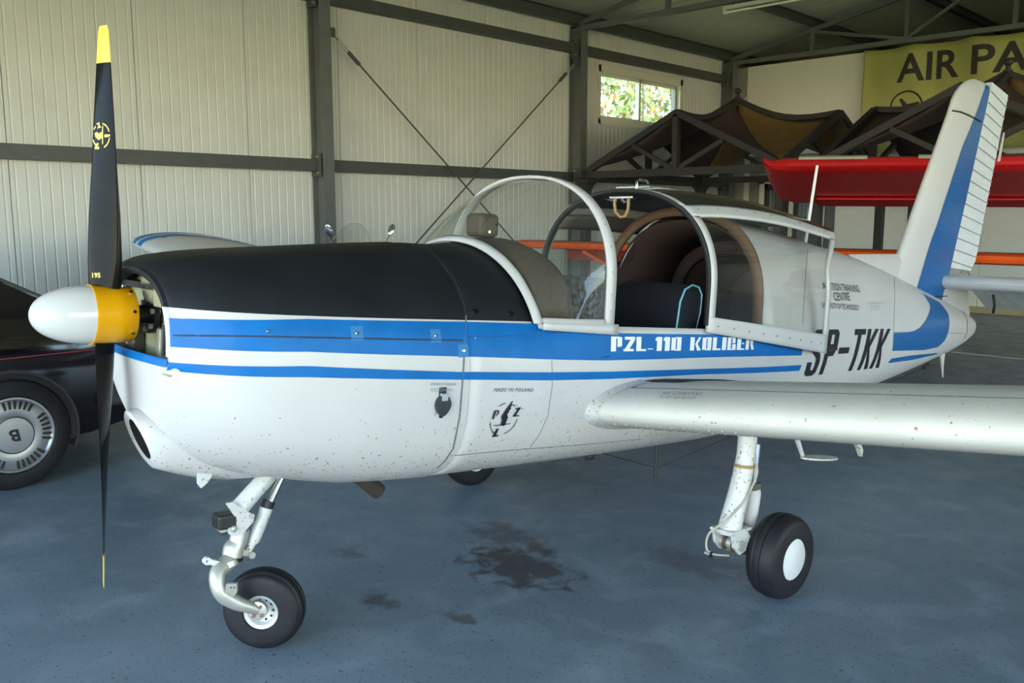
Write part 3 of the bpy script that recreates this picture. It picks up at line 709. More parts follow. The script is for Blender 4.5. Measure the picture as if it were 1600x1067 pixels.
# the blue bands
def FR(x, y, dz=0.0):
    q = AZ(x, y); q2 = AZ(x + 40, y); k = (0.302 - q[0]) / (q2[0] - q[0]); return [(0.302, q[1] + (q2[1] - q[1]) * 0 + dz), q]
strip('stripe', FR(285, 498) + AZL([(300, 498), (480, 498.5), (720, 503), (829, 506)]), FR(285, 543) + AZL([(300, 543.5), (480, 549.5), (720, 557), (829, 560.5)]), BLUE)
strip('stripe', AZL([(828, 506), (880, 506.5)]) + [(1.95, 1.150)], AZL([(828, 560.5), (880, 562), (945, 563)]), BLUE, nu=20)
strip('stripe', [(1.95, 1.150), (2.3, 1.138), (2.66, 1.127)], AZL([(945, 563), (1030, 561), (1108, 558)]), BLUE, nu=30)
strip('stripe', [(2.66, 1.127), (3.0, 1.105)] + AZL([(1254, 519)]), AZL([(1108, 558), (1180, 556.5), (1252, 555)]), BLUE, nu=30)
strip('stripe', FR(285, 567.7) + AZL([(300, 568), (480, 571.5), (720, 581), (860, 581.5), (950, 580.5), (1100, 576), (1252, 570)]),
      FR(285, 581.3) + AZL([(300, 582), (480, 589), (720, 593), (860, 594), (950, 592), (1100, 584.5), (1248, 579)]), BLUE, nu=90)
strip('stripe', AZL([(1396, 520), (1415, 519.5), (1428, 517), (1438, 511), (1446, 501), (1451, 490), (1453.5, 478)]) + [(5.62, 1.30)], AZL([(1394, 548), (1420, 547.5), (1445, 546.5), (1465, 542), (1475, 533), (1481, 519), (1483, 503), (1481, 490)]) + [(5.93, 1.235)], BLUED, nu=60, nv=8)
strip('stripe', AZL([(1393, 560), (1425, 555), (1464, 551)]), AZL([(1387, 567), (1425, 562), (1464, 553)]), BLUED, nu=24, nv=2)
# blue lip along the front of the lower cowling
g = G(); row = rows[0]; wv = wl[0][0]
seg = [Vector(q) for q in row]
g.loft([[(q.x, q.y - 0.002, q.z + 0.001) for q in seg], [(q.x, q.y - 0.002 - 0.004, q.z - 0.018) for q in seg]], False); g.build('stripe', BLUE, AC, True, fix=False)
g = G(); g.tube([(q.x, q.y + 0.004, q.z) for q in seg], 0.006, 6); g.build('stripe', BLUE, AC, True)

# seams, panel lines, rivets
SD = mat('seam_dark', (0.03, 0.05, 0.09), 0.8)
pline('seam', [(272, 524), (400, 525.5), (560, 529), (722, 532)], 0.0045, SD)
pline('seam', [(728, 493), (726, 540), (722, 600), (718, 650), (708, 700), (695, 720), (683, 731)], 0.0034, SEAM)
pline('seam', [(728, 493), (724, 470), (712, 440), (690, 410), (672, 390), (665, 382)], 0.0013, mat('seam_on_black', (.035, .038, .045), .7))
pline('seam', [(862, 563), (863, 600), (856, 650), (842, 680), (828, 699)], 0.0014, SEAM)
pline('seam', [(704, 712), (800, 703), (917, 694), (1000, 686)], 0.0018, SEAM)
pline('seam', [(730, 526), (780, 526), (826, 524), (940, 513)], 0.0038, mat('seam_blue', (0.01, 0.09, 0.27), 0.6))
pline('seam', [(1397, 421), (1398, 470), (1396, 519)], 0.0018, SEAM)
pline('seam', [(1505, 487), (1511, 500), (1511, 518), (1506, 529)], 0.004, SEAM)
pline('seam', [(1395, 519), (1450, 519), (1506, 521)], 0.0018, SEAM)
pline('seam', [(1262, 390), (1258, 440), (1254, 505)], 0.0016, SEAM)
def studs(pts, r, m, name='rivet', h=0.003, parent=None):
    me = None
    for (x, y) in pts:
        d = cr @ Vector(((x - 800) / CAMF, -(y - 533.5) / CAMF, -1)); d = (AMi.to_3x3() @ d).normalized()
        hp, nn, _, _ = BT.ray_cast(CL, d)
        if hp is None: continue
        if nn.dot(d) > 0: nn = -nn
        g = G(); g.lathe([(-0.002, r), (h * .6, r * .9), (h, r * .5), (h, 0.0001)], (0, 0, 0), (0, 0, 1), 10)
        if me is None: o = g.build(name, m, parent or AC, True); me = o.data
        else: o = bpy.data.objects.new(name, me); COL.objects.link(o); o.parent = parent or AC
        o.matrix_local = Matrix.Translation(hp) @ nn.to_track_quat('Z', 'Y').to_matrix().to_4x4()
studs([(734, 704.5 + 0), (770, 706), (810, 703), (850, 700), (900, 696), (717, 645), (706, 711), (742, 528)], 0.005, RIVET)
for (x, y) in ((419, 518), (557, 521), (680, 525), (723, 548)):
    A = AZ(x, y)
    if x != 419:
        s_ = 0.022; strip('latch_plate', [(A[0] - s_, A[1] + s_), (A[0] + s_, A[1] + s_)], [(A[0] - s_, A[1] - s_), (A[0] + s_, A[1] - s_)], mat('latch_blue', (0.02, 0.17, 0.42), 0.5), 0.004, 2, 2, (1,))
    studs([(x, y)], 0.008, CHROME, 'latch_screw', 0.009)
# two drain slots on the black deck
for (x, y) in ((743, 486), (798, 489)):
    h = P2S(x, y); nn = Vector((0.6, 0, 0.8)); g = G(); g.lathe([(0.003, 0.0001), (0.003, 0.009), (0.0, 0.011)], (0, 0, 0), (0, 0, 1), 14)
    o = g.build('vent_slot', mat('slot_dark', (0.004, 0.004, 0.004), 0.3), AC, True)
    d = (h - CL).normalized(); nn = BT.ray_cast(CL, d)[1]; nn = nn if nn.dot(d) < 0 else -nn
    o.matrix_local = Matrix.Translation(h) @ nn.to_track_quat('Z', 'Y').to_matrix().to_4x4() @ Matrix.Scale(1.5, 4, (1, 0, 0))
# fill hatch : black rubber ground-power cover
def hatch():
    p = [AZ(683 + dx, y) for dx, y in ()]
    c = AZ(690, 632); ur = 0.0
    pts = []
    for k in range(24):
        t = 2 * math.pi * k / 24; r = 1.0; x = math.cos(t); y = math.sin(t)
        pts.append((c[0] + 0.030 * x * (1 - 0.25 * max(0, -y) - .2 * max(0, y) ** 2), c[1] + 0.036 * y))
    vs = [(c[0], c[1])] + pts; fs = [(0, 1 + k, 1 + (k + 1) % 24) for k in range(24)]
    base = [proj(a, z, 1, 0.0) for a, z in vs]; top = [proj(a, z, 1, 0.016) for a, z in vs]
    g = G(); n = 24; g.add(top, fs); o = len(g.v); g.v += [tuple(q) for q in base[1:]]
    for k in range(n): g.f.append((1 + k, 1 + (k + 1) % n, o + (k + 1) % n, o + k)); g.m.append(0)
    o_ = g.build('socket_cover', mat('rubber_cover', (0.03, 0.033, 0.038), 0.45), AC, True, 50)
    for (dz, w_, h_, m_, of) in ((0.045, .014, .014, INK, .004), (0.028, .012, .012, mat('strap_grey', (.35, .38, .42), .4), .019), (-0.038, .005, .007, INK, .008)):
        vs = [(c[0] + a, c[1] + dz + b) for a, b in ((-w_, -h_), (w_, -h_), (w_, h_), (-w_, h_))]
        q = [proj(a, z, 1, of) for a, z in vs]; q2 = [proj(a, z, 1, 0) for a, z in vs]
        g = G(); g.add(q + q2, [(0, 1, 2, 3), (0, 1, 5, 4), (1, 2, 6, 5), (2, 3, 7, 6), (3, 0, 4, 7)]); g.build('cover_tab', m_, o_)
hatch()

# lettering : laid on the hull between two photographed baseline ends
def hull_text(s, p0, p1, hpx, m, name='lettering', shear=0.0, bold=0.0, side=1, lean=0.0, space=1.0):
    A, B = AZ(*p0), AZ(*p1); T0 = AZ(p0[0], p0[1] - hpx); hz = T0[1] - A[1]; sh = lean
    vs, fs = text_mesh(s, bold=bold, shear=shear, space=space)
    vs = [(A[0] + (B[0] - A[0]) * u, A[1] + (B[1] - A[1]) * u + hz * v) for u, v in vs]
    vs, fs = flat_decal(vs, fs, [(1, frange(min(v[1] for v in vs), max(v[1] for v in vs), 0.03))])
    decal(name, vs, fs, m, side=side, off=0.0048)
def glyphs(poly_list, p0, p1, hpx, m, wtot, name='lettering', hz=None, off=0.0048):
    A, B = AZ(*p0), AZ(*p1); hz = hz or (AZ(p0[0], p0[1] - hpx)[1] - A[1]); vs, fs = [], []
    for poly in poly_list:
        o = len(vs); vs += [(A[0] + (B[0] - A[0]) * x / wtot, A[1] + (B[1] - A[1]) * x / wtot + hz * y) for x, y in poly]; fs.append(tuple(range(o, len(vs))))
    vs, fs = flat_decal(vs, fs, [(1, frange(min(v[1] for v in vs), max(v[1] for v in vs), 0.03))])
    decal(name, vs, fs, m, off=off)
# block stencil alphabet (unit height, narrow, heavy) for the type name
def rects(ch):
    Rr = lambda a, b, c, d: [(a, b), (c, b), (c, d), (a, d)]
    return {
     'P': ([Rr(0, 0, .24, 1), Rr(.30, .30, .42, 1), Rr(.42, .34, .52, .96), Rr(.24, .88, .30, 1)], .60),
     'Z': ([Rr(.05, .8, .55, 1), [(.0, 0), (.22, 0), (.55, .8), (.33, .8)], Rr(.0, 0, .5, .16)], .62),
     'L': ([Rr(0, 0, .24, 1), Rr(.24, 0, .5, .14)], .58),
     '-': ([Rr(.0, .12, .28, .18)], .38),
     '1': ([Rr(.08, 0, .34, 1), [(0, .72), (.08, .72), (.08, 1), (0, .9)]], .42),
     '0': ([Rr(0, .04, .24, .96), Rr(.30, .0, .54, 1), Rr(.2, .9, .34, 1), Rr(.2, 0, .34, .1)], .62),
     ' ': ([], .42),
     'K': ([Rr(0, 0, .24, 1), [(.28, .5), (.48, 1), (.62, 1), (.42, .5)], [(.28, .5), (.42, .5), (.64, 0), (.42, 0)]], .70),
     'O': ([Rr(0, .04, .24, .96), Rr(.30, .0, .54, 1), Rr(.2, .9, .34, 1), Rr(.2, 0, .34, .1)], .62),
     'I': ([Rr(0, 0, .26, 1)], .34),
     'B': ([Rr(0, 0, .22, 1), Rr(.30, .54, .50, 1), Rr(.30, 0, .54, .46), Rr(.2, .92, .32, 1), Rr(.2, 0, .32, .08)], .62),
     'E': ([Rr(0, 0, .26, 1), Rr(.26, .88, .5, 1), Rr(.32, .46, .46, .56), Rr(.26, 0, .5, .12)], .58),
     'R': ([Rr(0, 0, .22, 1), Rr(.30, .5, .50, 1), Rr(.2, .9, .32, 1), [(.30, .46), (.48, .46), (.60, 0), (.42, 0)]], .66)}[ch]
def block_word(word, p0, p1, hpx, m):
    x = 0; P = []
    for ch in word:
        r, w = rects(ch); P += [[(a + x + .06 * b, b) for a, b in q] for q in r]; x += w
    glyphs(P, p0, p1, hpx, m, x - .08)
block_word('PZL-110 KOLIBER', (953, 549), (1176, 546), 23, WINK)
# the registration, condensed slanted capitals
def reg():
    S_ = [[(.02, .05), (.10, .0), (.30, .0), (.40, .06), (.44, .3), (.40, .46), (.16, .62), (.16, .82), (.20, .88), (.28, .88), (.31, .82), (.31, .70), (.45, .70), (.44, .9), (.36, 1), (.12, 1), (.04, .92), (.02, .66), (.06, .54), (.29, .38), (.29, .16), (.26, .12), (.18, .12), (.15, .17), (.15, .3), (.0, .3)]]
    P_ = [[(0, 0), (.13, 0), (.13, 1), (0, 1)], [(.13, .88), (.3, .88), (.34, 1), (.13, 1)], [(.27, .52), (.40, .52), (.43, .6), (.43, .92), (.34, 1), (.27, .88)], [(.13, .40), (.33, .40), (.40, .52), (.13, .52)]]
    D_ = [[(0, .44), (.42, .44), (.42, .58), (0, .58)]]
    T_ = [[(.16, 0), (.29, 0), (.29, .88), (.16, .88)], [(0, .86), (.46, .86), (.46, 1), (0, 1)]]
    K_ = [[(0, 0), (.13, 0), (.13, 1), (0, 1)], [(.13, .42), (.20, .54), (.46, 1), (.32, 1), (.13, .64)], [(.20, .54), (.16, .46), (.31, 0), (.46, 0)]]
    x = 0; P = []
    for gl, w in ((S_, .58), (P_, .54), (D_, .54), (T_, .56), (K_, .56), (K_, .5)):
        P += [[(a + x + .22 * b, b) for a, b in q] for q in gl]; x += w
    return P, x - .04
P_, wt = reg()
A0 = AZ(1254, 588); B0 = AZ(1372, 574)
glyphs(P_, (1254, 588), (1372, 574), 1, INK, wt, hz=AZ(1262, 515)[1] - A0[1])
hull_text('AVIATION TRAINING', (1286, 453), (1343, 457), 12, INK)
hull_text('CENTRE', (1303, 470), (1328, 470), 13, INK)
hull_text('UNIVERSITY OF TECHNOLOGY', (1284, 481), (1342, 485), 9, INK)
for y, x0, x1 in ((475, 1355, 1381), (480, 1359, 1374), (484.5, 1359, 1373)): hull_text('ADMINISTRATION' if y < 478 else 'OF AIRCRAFT', (x0, y), (x1, y + .5), 3, mat('faint_ink', (.35, .36, .40), .6))
hull_text('MADE IN POLAND', (770, 611.5), (832, 611.5), 5.5, INK, shear=0.2, space=1.3)
FINK = mat('worn_ink', (.22, .22, .26), .6)
hull_text('ZASILANIE LOTNISKOWE', (671, 602), (711, 602.5), 4.5, FINK); hull_text('12 V CZERWONY +', (672, 612), (707, 612), 6, FINK)
# the maker's roundel on the nose : broken ring, three letters and a wing
def nose_logo():
    c = AZ(788, 654); w1 = AZ(808, 654); ux = (w1[0] - c[0]) / 20.0; uz = (AZ(788, 634)[1] - c[1]) / 20.0
    vs, fs = [], []
    def poly(pts):
        o = len(vs); vs.extend([(c[0] + (x - 788) * ux, c[1] - (y - 654) * uz) for x, y in pts]); fs.append(tuple(range(o, len(vs))))
    def arc(t0, t1, r=19.5, rw=1.0):
        n = 10
        for k in range(n):
            a, b = R(t0 + (t1 - t0) * k / n), R(t0 + (t1 - t0) * (k + 1) / n)
            f = lambda r_, t: (787 + r_ * math.cos(t), 654 - r_ * math.sin(t) * 1.22)
            poly([f(r, a), f(r, b), f(r + rw, b), f(r + rw, a)])
    arc(95, 122); arc(47, 62); arc(185, 245); arc(285, 352)
    poly([(795, 627), (796.5, 628), (794, 633), (796, 632), (795.5, 634.5), (793, 637), (795.5, 637), (794, 640), (791.5, 642), (793, 643), (790, 647), (792, 652), (790.5, 659), (791, 663), (788, 665), (783, 663), (783.5, 655), (781.5, 650), (785, 643)][::-1])
    poly([(772, 662), (783, 662), (791, 662), (799, 661.5), (796, 663), (784, 663.6), (773, 663)][::-1])
    for q in ([(768, 652), (771, 652), (773, 639), (770, 639)], [(772.6, 648), (774, 648), (777.5, 644), (777, 639.5), (773.2, 638.5), (773, 640.5), (775, 641), (775, 644)],
              [(802, 639), (810, 638), (809.6, 640.5), (801.8, 641)], [(805.5, 640.5), (809.4, 640.5), (803.6, 650), (799.6, 650)], [(799.6, 650), (808, 650), (808, 652), (799, 652)],
              [(778, 668), (782, 668), (779.5, 681), (775.2, 681)], [(779.6, 678.6), (784.2, 678.2), (784, 680.8), (779, 681)]): poly(q)
    vs2, fs2 = flat_decal(vs, fs, [(1, frange(0.7, 1.1, 0.03))]); decal('nose_emblem', vs2, fs2, INK, off=0.0048)
nose_logo()

# spinner, hub, propeller
PZ = 1.199
g = G(); g.lathe([(0.0, 0.0005)] + [(0.168 * (1 - math.cos(t)) , 0.0905 * math.sin(t) ** 0.93) for t in [math.pi / 2 * k / 18 for k in range(1, 19)]], (0, 0, PZ), (0, 1, 0), 40)
SPN = g.build('spinner', SPINW, AC, True)
g = G(); g.lathe([(0.166, 0.088), (0.166, 0.0935), (0.170, 0.0935), (0.180, 0.0905), (0.23, 0.0885), (0.286, 0.0865), (0.290, 0.083), (0.284, 0.080), (0.170, 0.080)], (0, 0, PZ), (0, 1, 0), 48)
HUB = g.build('spinner_band', YELL, AC, True, 60)
for k in range(8):
    t = R(45 * k + 10); g = G(); d = Vector((math.cos(t), 0, math.sin(t))); c = Vector((0, 0.274, PZ)) + d * 0.084
    g.tube([c, c + d * 0.008], 0.0055, 8); g.build('screw', CHROME, HUB)
g = G(); g.tube([(0, .28, PZ), (0, .37, PZ)], 0.030, 18); g.lathe([(0.345, 0.03), (0.345, 0.062), (0.36, 0.062), (0.36, 0.03)], (0, 0, PZ), (0, 1, 0), 24)
SH = g.build('propeller_shaft', mat('shaft_black', (0.02, 0.02, 0.022), 0.3, 0.5), AC, True)
for k in range(6):
    t = R(60 * k + 15); g = G(); c = Vector((math.cos(t) * .05, .335, PZ + math.sin(t) * .05)); g.tube([c, c + Vector((0, .03, 0))], 0.009, 6); g.build('hub_bolt', STEEL, SH)
def blade(s):       # s=+1 up, -1 down
    sec = [(0.065, .085, 50, .40), (0.10, .104, 47, .30), (0.17, .112, 43, .21), (0.30, .112, 36, .15), (0.45, .100, 29, .12), (0.60, .088, 24, .10), (0.72, .074, 20.5, .09), (0.80, .064, 18, .09), (0.86, .052, 17, .10), (0.874, .040, 17, .10)]
    rings, out = [], []
    for (r, c, b, tk) in sec:
        ring_ = []
        for k in range(20):
            t = 2 * math.pi * k / 20; u = math.cos(t) * 0.5; v = math.sin(t) * tk * 0.5 * (1 + 0.35 * math.cos(t)) * (1.25 if math.sin(t) < 0 else 0.55)
            x, y = u * c, v * c
            bb = R(b)
            px = x * math.cos(bb) - y * math.sin(bb); py = x * math.sin(bb) + y * math.cos(bb)
            ring_.append((s * px - (0.022 if s > 0 else 0.008) * r / .87, 0.214 + py * 1.0, PZ + s * r))
        rings.append(ring_)
    return rings
for s in (1, -1):
    g = G(); rg = blade(s); B_ = None
    iy = 7
    def upto(r, a, b, t): return [tuple(a[k][c] + (b[k][c] - a[k][c]) * t for c in range(3)) for k in range(20)]
    split = upto(0, rg[7], rg[8], -0.20) if False else upto(0, rg[6], rg[7], 0.55)
    g.loft(rg[:7] + [split], True, 0, True, False); bl = g.build('propeller_blade', PROPB, AC, True, 40)
    g = G(); g.loft([split] + rg[7:], True, 0, False, True); g.build('blade_tip', YTIP, bl, True, 40)
    if s == 1: UPB = bl
BTB = tree_of([UPB])
def blade_decal(name, vs, fs, c, m):      # drawn in photograph pixels about c, laid on the blade
    q = []
    for x, y in vs:
        d = cr @ Vector(((x - 800) / CAMF, -(y - 533.5) / CAMF, -1)); d = (AMi.to_3x3() @ d).normalized(); h, nn, _, _ = BTB.ray_cast(CL, d)
        q.append(None if h is None else h - d * 0.0015)
    ok = [f for f in fs if all(q[i] is not None for i in f)]
    g = G(); g.add([p if p is not None else (0, 0, 0) for p in q], ok)
    if ok: g.build(name, m, UPB, fix=False)
vs, fs = text_mesh('195', bold=0.03); blade_decal('lettering', [(144 + u * 13, 434 - v * 8) for u, v in vs], fs, None, YTIP)
vs, fs = [], []
def bp(pts): o = len(vs); vs.extend(pts); fs.append(tuple(range(o, len(vs))))
for k in range(36):
    if k in (0, 1, 35, 8, 9, 10, 11, 12, 25, 26, 27, 28): continue
    a, b = R(k * 10), R(k * 10 + 10); f = lambda r, t: (158 + r * math.cos(t), 212 - r * math.sin(t) * 1.45)
    bp([f(12.4, a), f(12.4, b), f(14, b), f(14, a)])
bp([(150, 193), (156, 191), (155, 194), (158, 199), (152, 201), (154, 196)]); bp([(163, 210), (172, 210), (172, 213), (163, 215)]); bp([(148, 229), (155, 229), (155, 233), (148, 233)]); bp([(148, 225), (154, 223), (154, 227), (148, 227)])
bp([(148, 208), (152, 206), (154, 209), (158, 206), (161, 209), (160, 215), (154, 219), (149, 214)]); bp([(159.5, 197), (161, 197), (161, 225), (159.5, 225)])
blade_decal('emblem', vs, fs, None, YTIP)

# inside of the cowling
g = G(); g.add([(x * .93, .375, z) for x, z in ((-.30, .90), (.30, .90), (.40, 1.10), (.40, 1.24), (.28, 1.33), (.1, 1.36), (-.1, 1.36), (-.28, 1.33), (-.40, 1.24), (-.40, 1.10))], [tuple(range(10))])
BF = g.build('baffle_plate', OLIVE, AC, fix=False)
g = G(); g.box(-.22, .22, .33, .46, 1.28, 1.30); g.build('baffle_top', DARK, BF)
g = G(); g.box(-.30, .30, .30, .47, 1.04, 1.045); g.build('baffle_floor', OLIVE, BF)
for xx in (-.16,):
    g = G(); g.box(xx - .05, xx + .05, .34, .37, 1.06, 1.19)
    for k in range(7): g.box(xx - .055, xx + .055, .335, .37, 1.07 + k * .018, 1.075 + k * .018)
    g.build('cylinder_fins', mat('fin_grey', (.10, .10, .09), .6, .3), BF, kind='stuff')
for (sx, tx) in ((.25, .31), (-.31, -.25)):
    g = G(); g.box(sx, tx, .31, .46, 1.05, 1.19); g.build('side_baffle', OLIVE, BF, bevel=.01)
g = G(); g.tube([(.262, .300, 1.10), (.276, .297, 1.14), (.283, .295, 1.19)], 0.008, 8); g.build('rubber_strip', RUBK, BF, True)
g = G(); g.box(.10, .22, .325, .335, 1.235, 1.325); g.box(.10, .22, .325, .375, 1.232, 1.238)
bk = g.build('mount_bracket', OLIVE, BF, bevel=.006)
for (x, z) in ((.125, 1.29), (.190, 1.285)):
    g = G(); g.lathe([(0, .0001), (0, .010)], (x, .324, z), (0, -1, 0), 12); g.build('bracket_hole', DARK, bk, fix=False)
g = G(); g.box(.07, .10, .345, .375, 1.04, 1.16); g.build('oil_cooler_rib', STEEL, BF, bevel=.004)
g = G(); g.lathe([(.0, .0001), (0, .055), (.02, .07), (.05, .07)], (.03, .33, 1.30), (0, 1, 0), 20); g.build('starter_ring', OLIVE, BF, True)
g = G(); g.tube([(.20, .40, 1.28), (.25, .37, 1.23), (.27, .36, 1.19)], .03, 12); g.build('intake_hose', STEEL, BF, True)
for k in range(12):
    g = G(); c = (.40 + .0, .262 + .0, 1.07)
    t = k / 12; g.lathe([(0, .0001), (.003, .004)], (.12 + .018 * (k % 6), .372, 1.06 + .05 * (k // 6)), (0, -1, 0), 6); g.build('rivet', RIVET, BF)
g = G(); g.box(-.36, .36, .48, 1.22, .82, 1.25); g.build('engine_block', DARK, AC)
# exhaust, drain mast under the nose
g = G(); g.lathe([(0, .030), (.125, .030), (.125, .026), (0.0, .026)], (.22, 1.00, .640), (0.0, 0.77, -0.64), 18); g.build('exhaust_pipe', RUST, AC, True)

# ---- windscreen
def arch_pt(a, t, hw=.512, zt=1.775, zc=1.34, n=2.3, zb=None):      # t in [-1,1] from starboard bottom over the top to port bottom
    zb = sill(a) if zb is None else zb
    up = math.pi / 2; tv = (zc - zb)
    # arc-length-ish: vertical leg share .28
    s = abs(t)
    if s > .74: z = zc - tv * (s - .74) / .26; x = hw
    else:
        ph = math.pi / 2 * (1 - s / .74); x = hw * math.cos(ph) ** (2 / n) if ph < math.pi / 2 else 0; z = zc + (zt - zc) * math.sin(ph) ** (2 / n)
    return Vector((math.copysign(x, t), a, z))
def base_pt(t):
    hw, zt, zb, zc, nu, nl = interp(SEC, 1.55); s = abs(t)
    z0 = sill(1.57); ph0 = math.asin(((z0 - zc) / (zt - zc)) ** (nu / 2)); ph = math.pi / 2 + (ph0 - math.pi / 2) * s
    x = hw * math.cos(ph) ** (2 / nu); z = zc + (zt - zc) * math.sin(ph) ** (2 / nu)
    return Vector((math.copysign(x, t), 1.555 + 0.03 * s, z + .002))
def ws(t, k, off=0.0):
    A, B = base_pt(t), arch_pt(1.955, t)
    bul = 0.035 * math.sin(math.pi * k)
    p = A.lerp(B, k); n = Vector((p.x, -0.25, (p.z - 1.2))).normalized()
    return p + n * (bul + off)
def patch(f, t0, t1, nt_, k0, k1, nk, off): return [[tuple(f(t0 + (t1 - t0) * i / nt_, k0 + (k1 - k0) * j / nk, off)) for i in range(nt_ + 1)] for j in range(nk + 1)]
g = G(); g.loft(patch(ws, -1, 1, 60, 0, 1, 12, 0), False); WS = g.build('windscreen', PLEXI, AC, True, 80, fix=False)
def wbase(t, k):
    s_ = abs(t); A = base_pt(t); hw, zt, zb, zc, nu, nl = interp(SEC, 1.53)
    z0 = sill(1.57); ph0 = math.asin(((z0 - zc) / (zt - zc)) ** (nu / 2)); ph = math.pi / 2 + (ph0 - math.pi / 2) * s_; x = (hw + .009) * math.cos(ph) ** (2 / nu); z = zc + (zt + .009 - zc) * math.sin(ph) ** (2 / nu)
    O_ = Vector((math.copysign(x, t), 1.538 + .02 * s_, z)); I_ = ws(t, .055, .008); M_2 = ws(t, .02, .012)
    return (O_, M_2, I_)[k]
g = G(); g.loft([[tuple(wbase(-1 + 2 * i / 72, k)) for i in range(73)] for k in range(3)], False); g.build('windscreen_base_frame', WHITE, AC, True, 60, solid=-.004, fix=False)
# rear arch : flat band 45 mm wide
def archband(a0, a1, off, m, name, zt=1.775, hw=.512, zb=None, thick=.012):
    g = G(); nt_ = 72; r = []
    for a in (a0, (a0 + a1) / 2, a1):
        r.append([tuple(arch_pt(a, -1 + 2 * i / nt_, hw + off, zt + off, zb=zb)) for i in range(nt_ + 1)])
    g.loft(r, False); return g.build(name, m, AC, True, 60, solid=thick, fix=False)
WA = archband(1.935, 1.985, .008, WHITE, 'windscreen_arch')
for s in (1, -1):     # lower side sill strips of the screen
    g = G(); r = []
    for t in (.955, .985, 1.03): r.append([tuple((ws(s * t, k / 10, .006)) ) for k in range(11)])
    g.loft(r, False); g.build('windscreen_side_frame', WHITE, AC, True, 60, solid=-.006, fix=False)
    g = G(); r = []
    for k, dz in ((0, .012), (1, -.030)):
        r.append([(s * .545, 1.57 + .41 * i / 10, sill(1.6 + .4 * i / 10) + dz * (1 if k == 0 else (.5 + .5 * i / 10))) for i in range(11)])
    g.loft(r, False); g.build('sill_skirt', WHITE, AC, True, solid=.004, fix=False)
def prof_studs(f, ts, k, r=0.004, parent=None, m=None):
    me = None
    for t in ts:
        p = f(t, k, .012); g = G(); g.lathe([(0, r), (.002, r * .7), (.0025, .0001)], (0, 0, 0), (0, 0, 1), 8)
        if me is None: o = g.build('rivet', m or RIVET, parent, True); me = o.data
        else: o = bpy.data.objects.new('rivet', me); COL.objects.link(o); o.parent = parent
        nn = Vector((p.x, 0, p.z - 1.25)).normalized(); o.matrix_local = Matrix.Translation(p) @ nn.to_track_quat('Z', 'Y').to_matrix().to_4x4()
prof_studs(lambda t, k, o: ws(t, .03, .011), [-.2 + .085 * i for i in range(14)], 0, parent=WA)
prof_studs(lambda t, k, o: arch_pt(1.96, t, .522, 1.785), [-.6 + .1 * i for i in range(16)], 0, r=.0045, parent=WA)
# glareshield, compass
g = G(); rr = []
for (a, w, zt_) in ((1.60, .46, 1.455), (1.64, .475, 1.487), (1.70, .48, 1.506), (1.76, .478, 1.510), (1.80, .465, 1.495)):
    rr.append([(w * math.sin(t) * (1.0), a + .05 * math.cos(t) * (a - 1.56) / .24 * 0, 1.20 + (zt_ - 1.20) * max(0, math.cos(t)) ** .8) for t in [math.pi * (-.5 + k / 28) for k in range(29)]])
g.loft(rr, False); GS = g.build('glareshield', BROWN, AC, True, 60, solid=.01, fix=False)
g = G(); g.add(rr[-1] , [tuple(range(29))]); g.build('instrument_panel', mat('panel_black', (.015, .015, .017), .6), AC, fix=False)
g = G(); g.box(-.055, .055, 1.66, 1.76, 1.508, 1.605); CP = g.build('compass_housing', BROWN, AC, bevel=.018)
g = G(); g.lathe([(0, .006), (.006, .006), (.006, .0001)], (.055, 1.70, 1.53), (1, 0, 0), 10); g.build('screw', CHROME, CP, True)
g = G(); g.lathe([(0, .006), (.006, .006), (.006, .0001)], (.055, 1.74, 1.56), (1, 0, 0), 10); g.build('screw', RUBK, CP, True)

# ---- sliding canopy, pushed back
CZ = [(2.58, 1.770), (2.8, 1.792), (3.1, 1.800), (3.4, 1.790), (3.75, 1.757), (4.2, 1.700)]
def cz(a): return interp(CZ, a)[0]
CA0 = 2.575
def cend(t): return 3.66 + .52 * max(0, 1 - (abs(t) / .62) ** 2) ** 1.6
def canopy(t, k, off=0.0):
    s = abs(t); ae = cend(t); a = CA0 + (ae - CA0) * k
    hw = .538 + .012 * math.sin(math.pi * min(1, (a - CA0) / 1.1)) - .03 * max(0, (a - 3.2) / .5) + off
    zt_ = cz(a) + off; zb = 1.172 - .118 * (a - 2.56); zc_ = 1.33 - .06 * (a - CA0)
    if s > .74: z = zc_ - (zc_ - zb) * (s - .74) / .26; x = hw
    else:
        ph = math.pi / 2 * (1 - s / .74); n = 2.3; x = hw * math.cos(ph) ** (2 / n) if ph < math.pi / 2 else 0; z = zc_ + (zt_ - zc_) * math.sin(ph) ** (2 / n)
    # rear end tucks in a little
    return Vector((math.copysign(x, t), a, z))
TR0, TR1 = .30, .385      # black roof inside TR0 ; white rail TR0..TR1
g = G(); g.loft(patch(canopy, -TR0, TR0, 20, 0, 1, 20, 0), False); CR = g.build('canopy_roof', mat('roof_black', (.014, .012, .012), .22, coat=.3), AC, True, 80, solid=.008, fix=False)
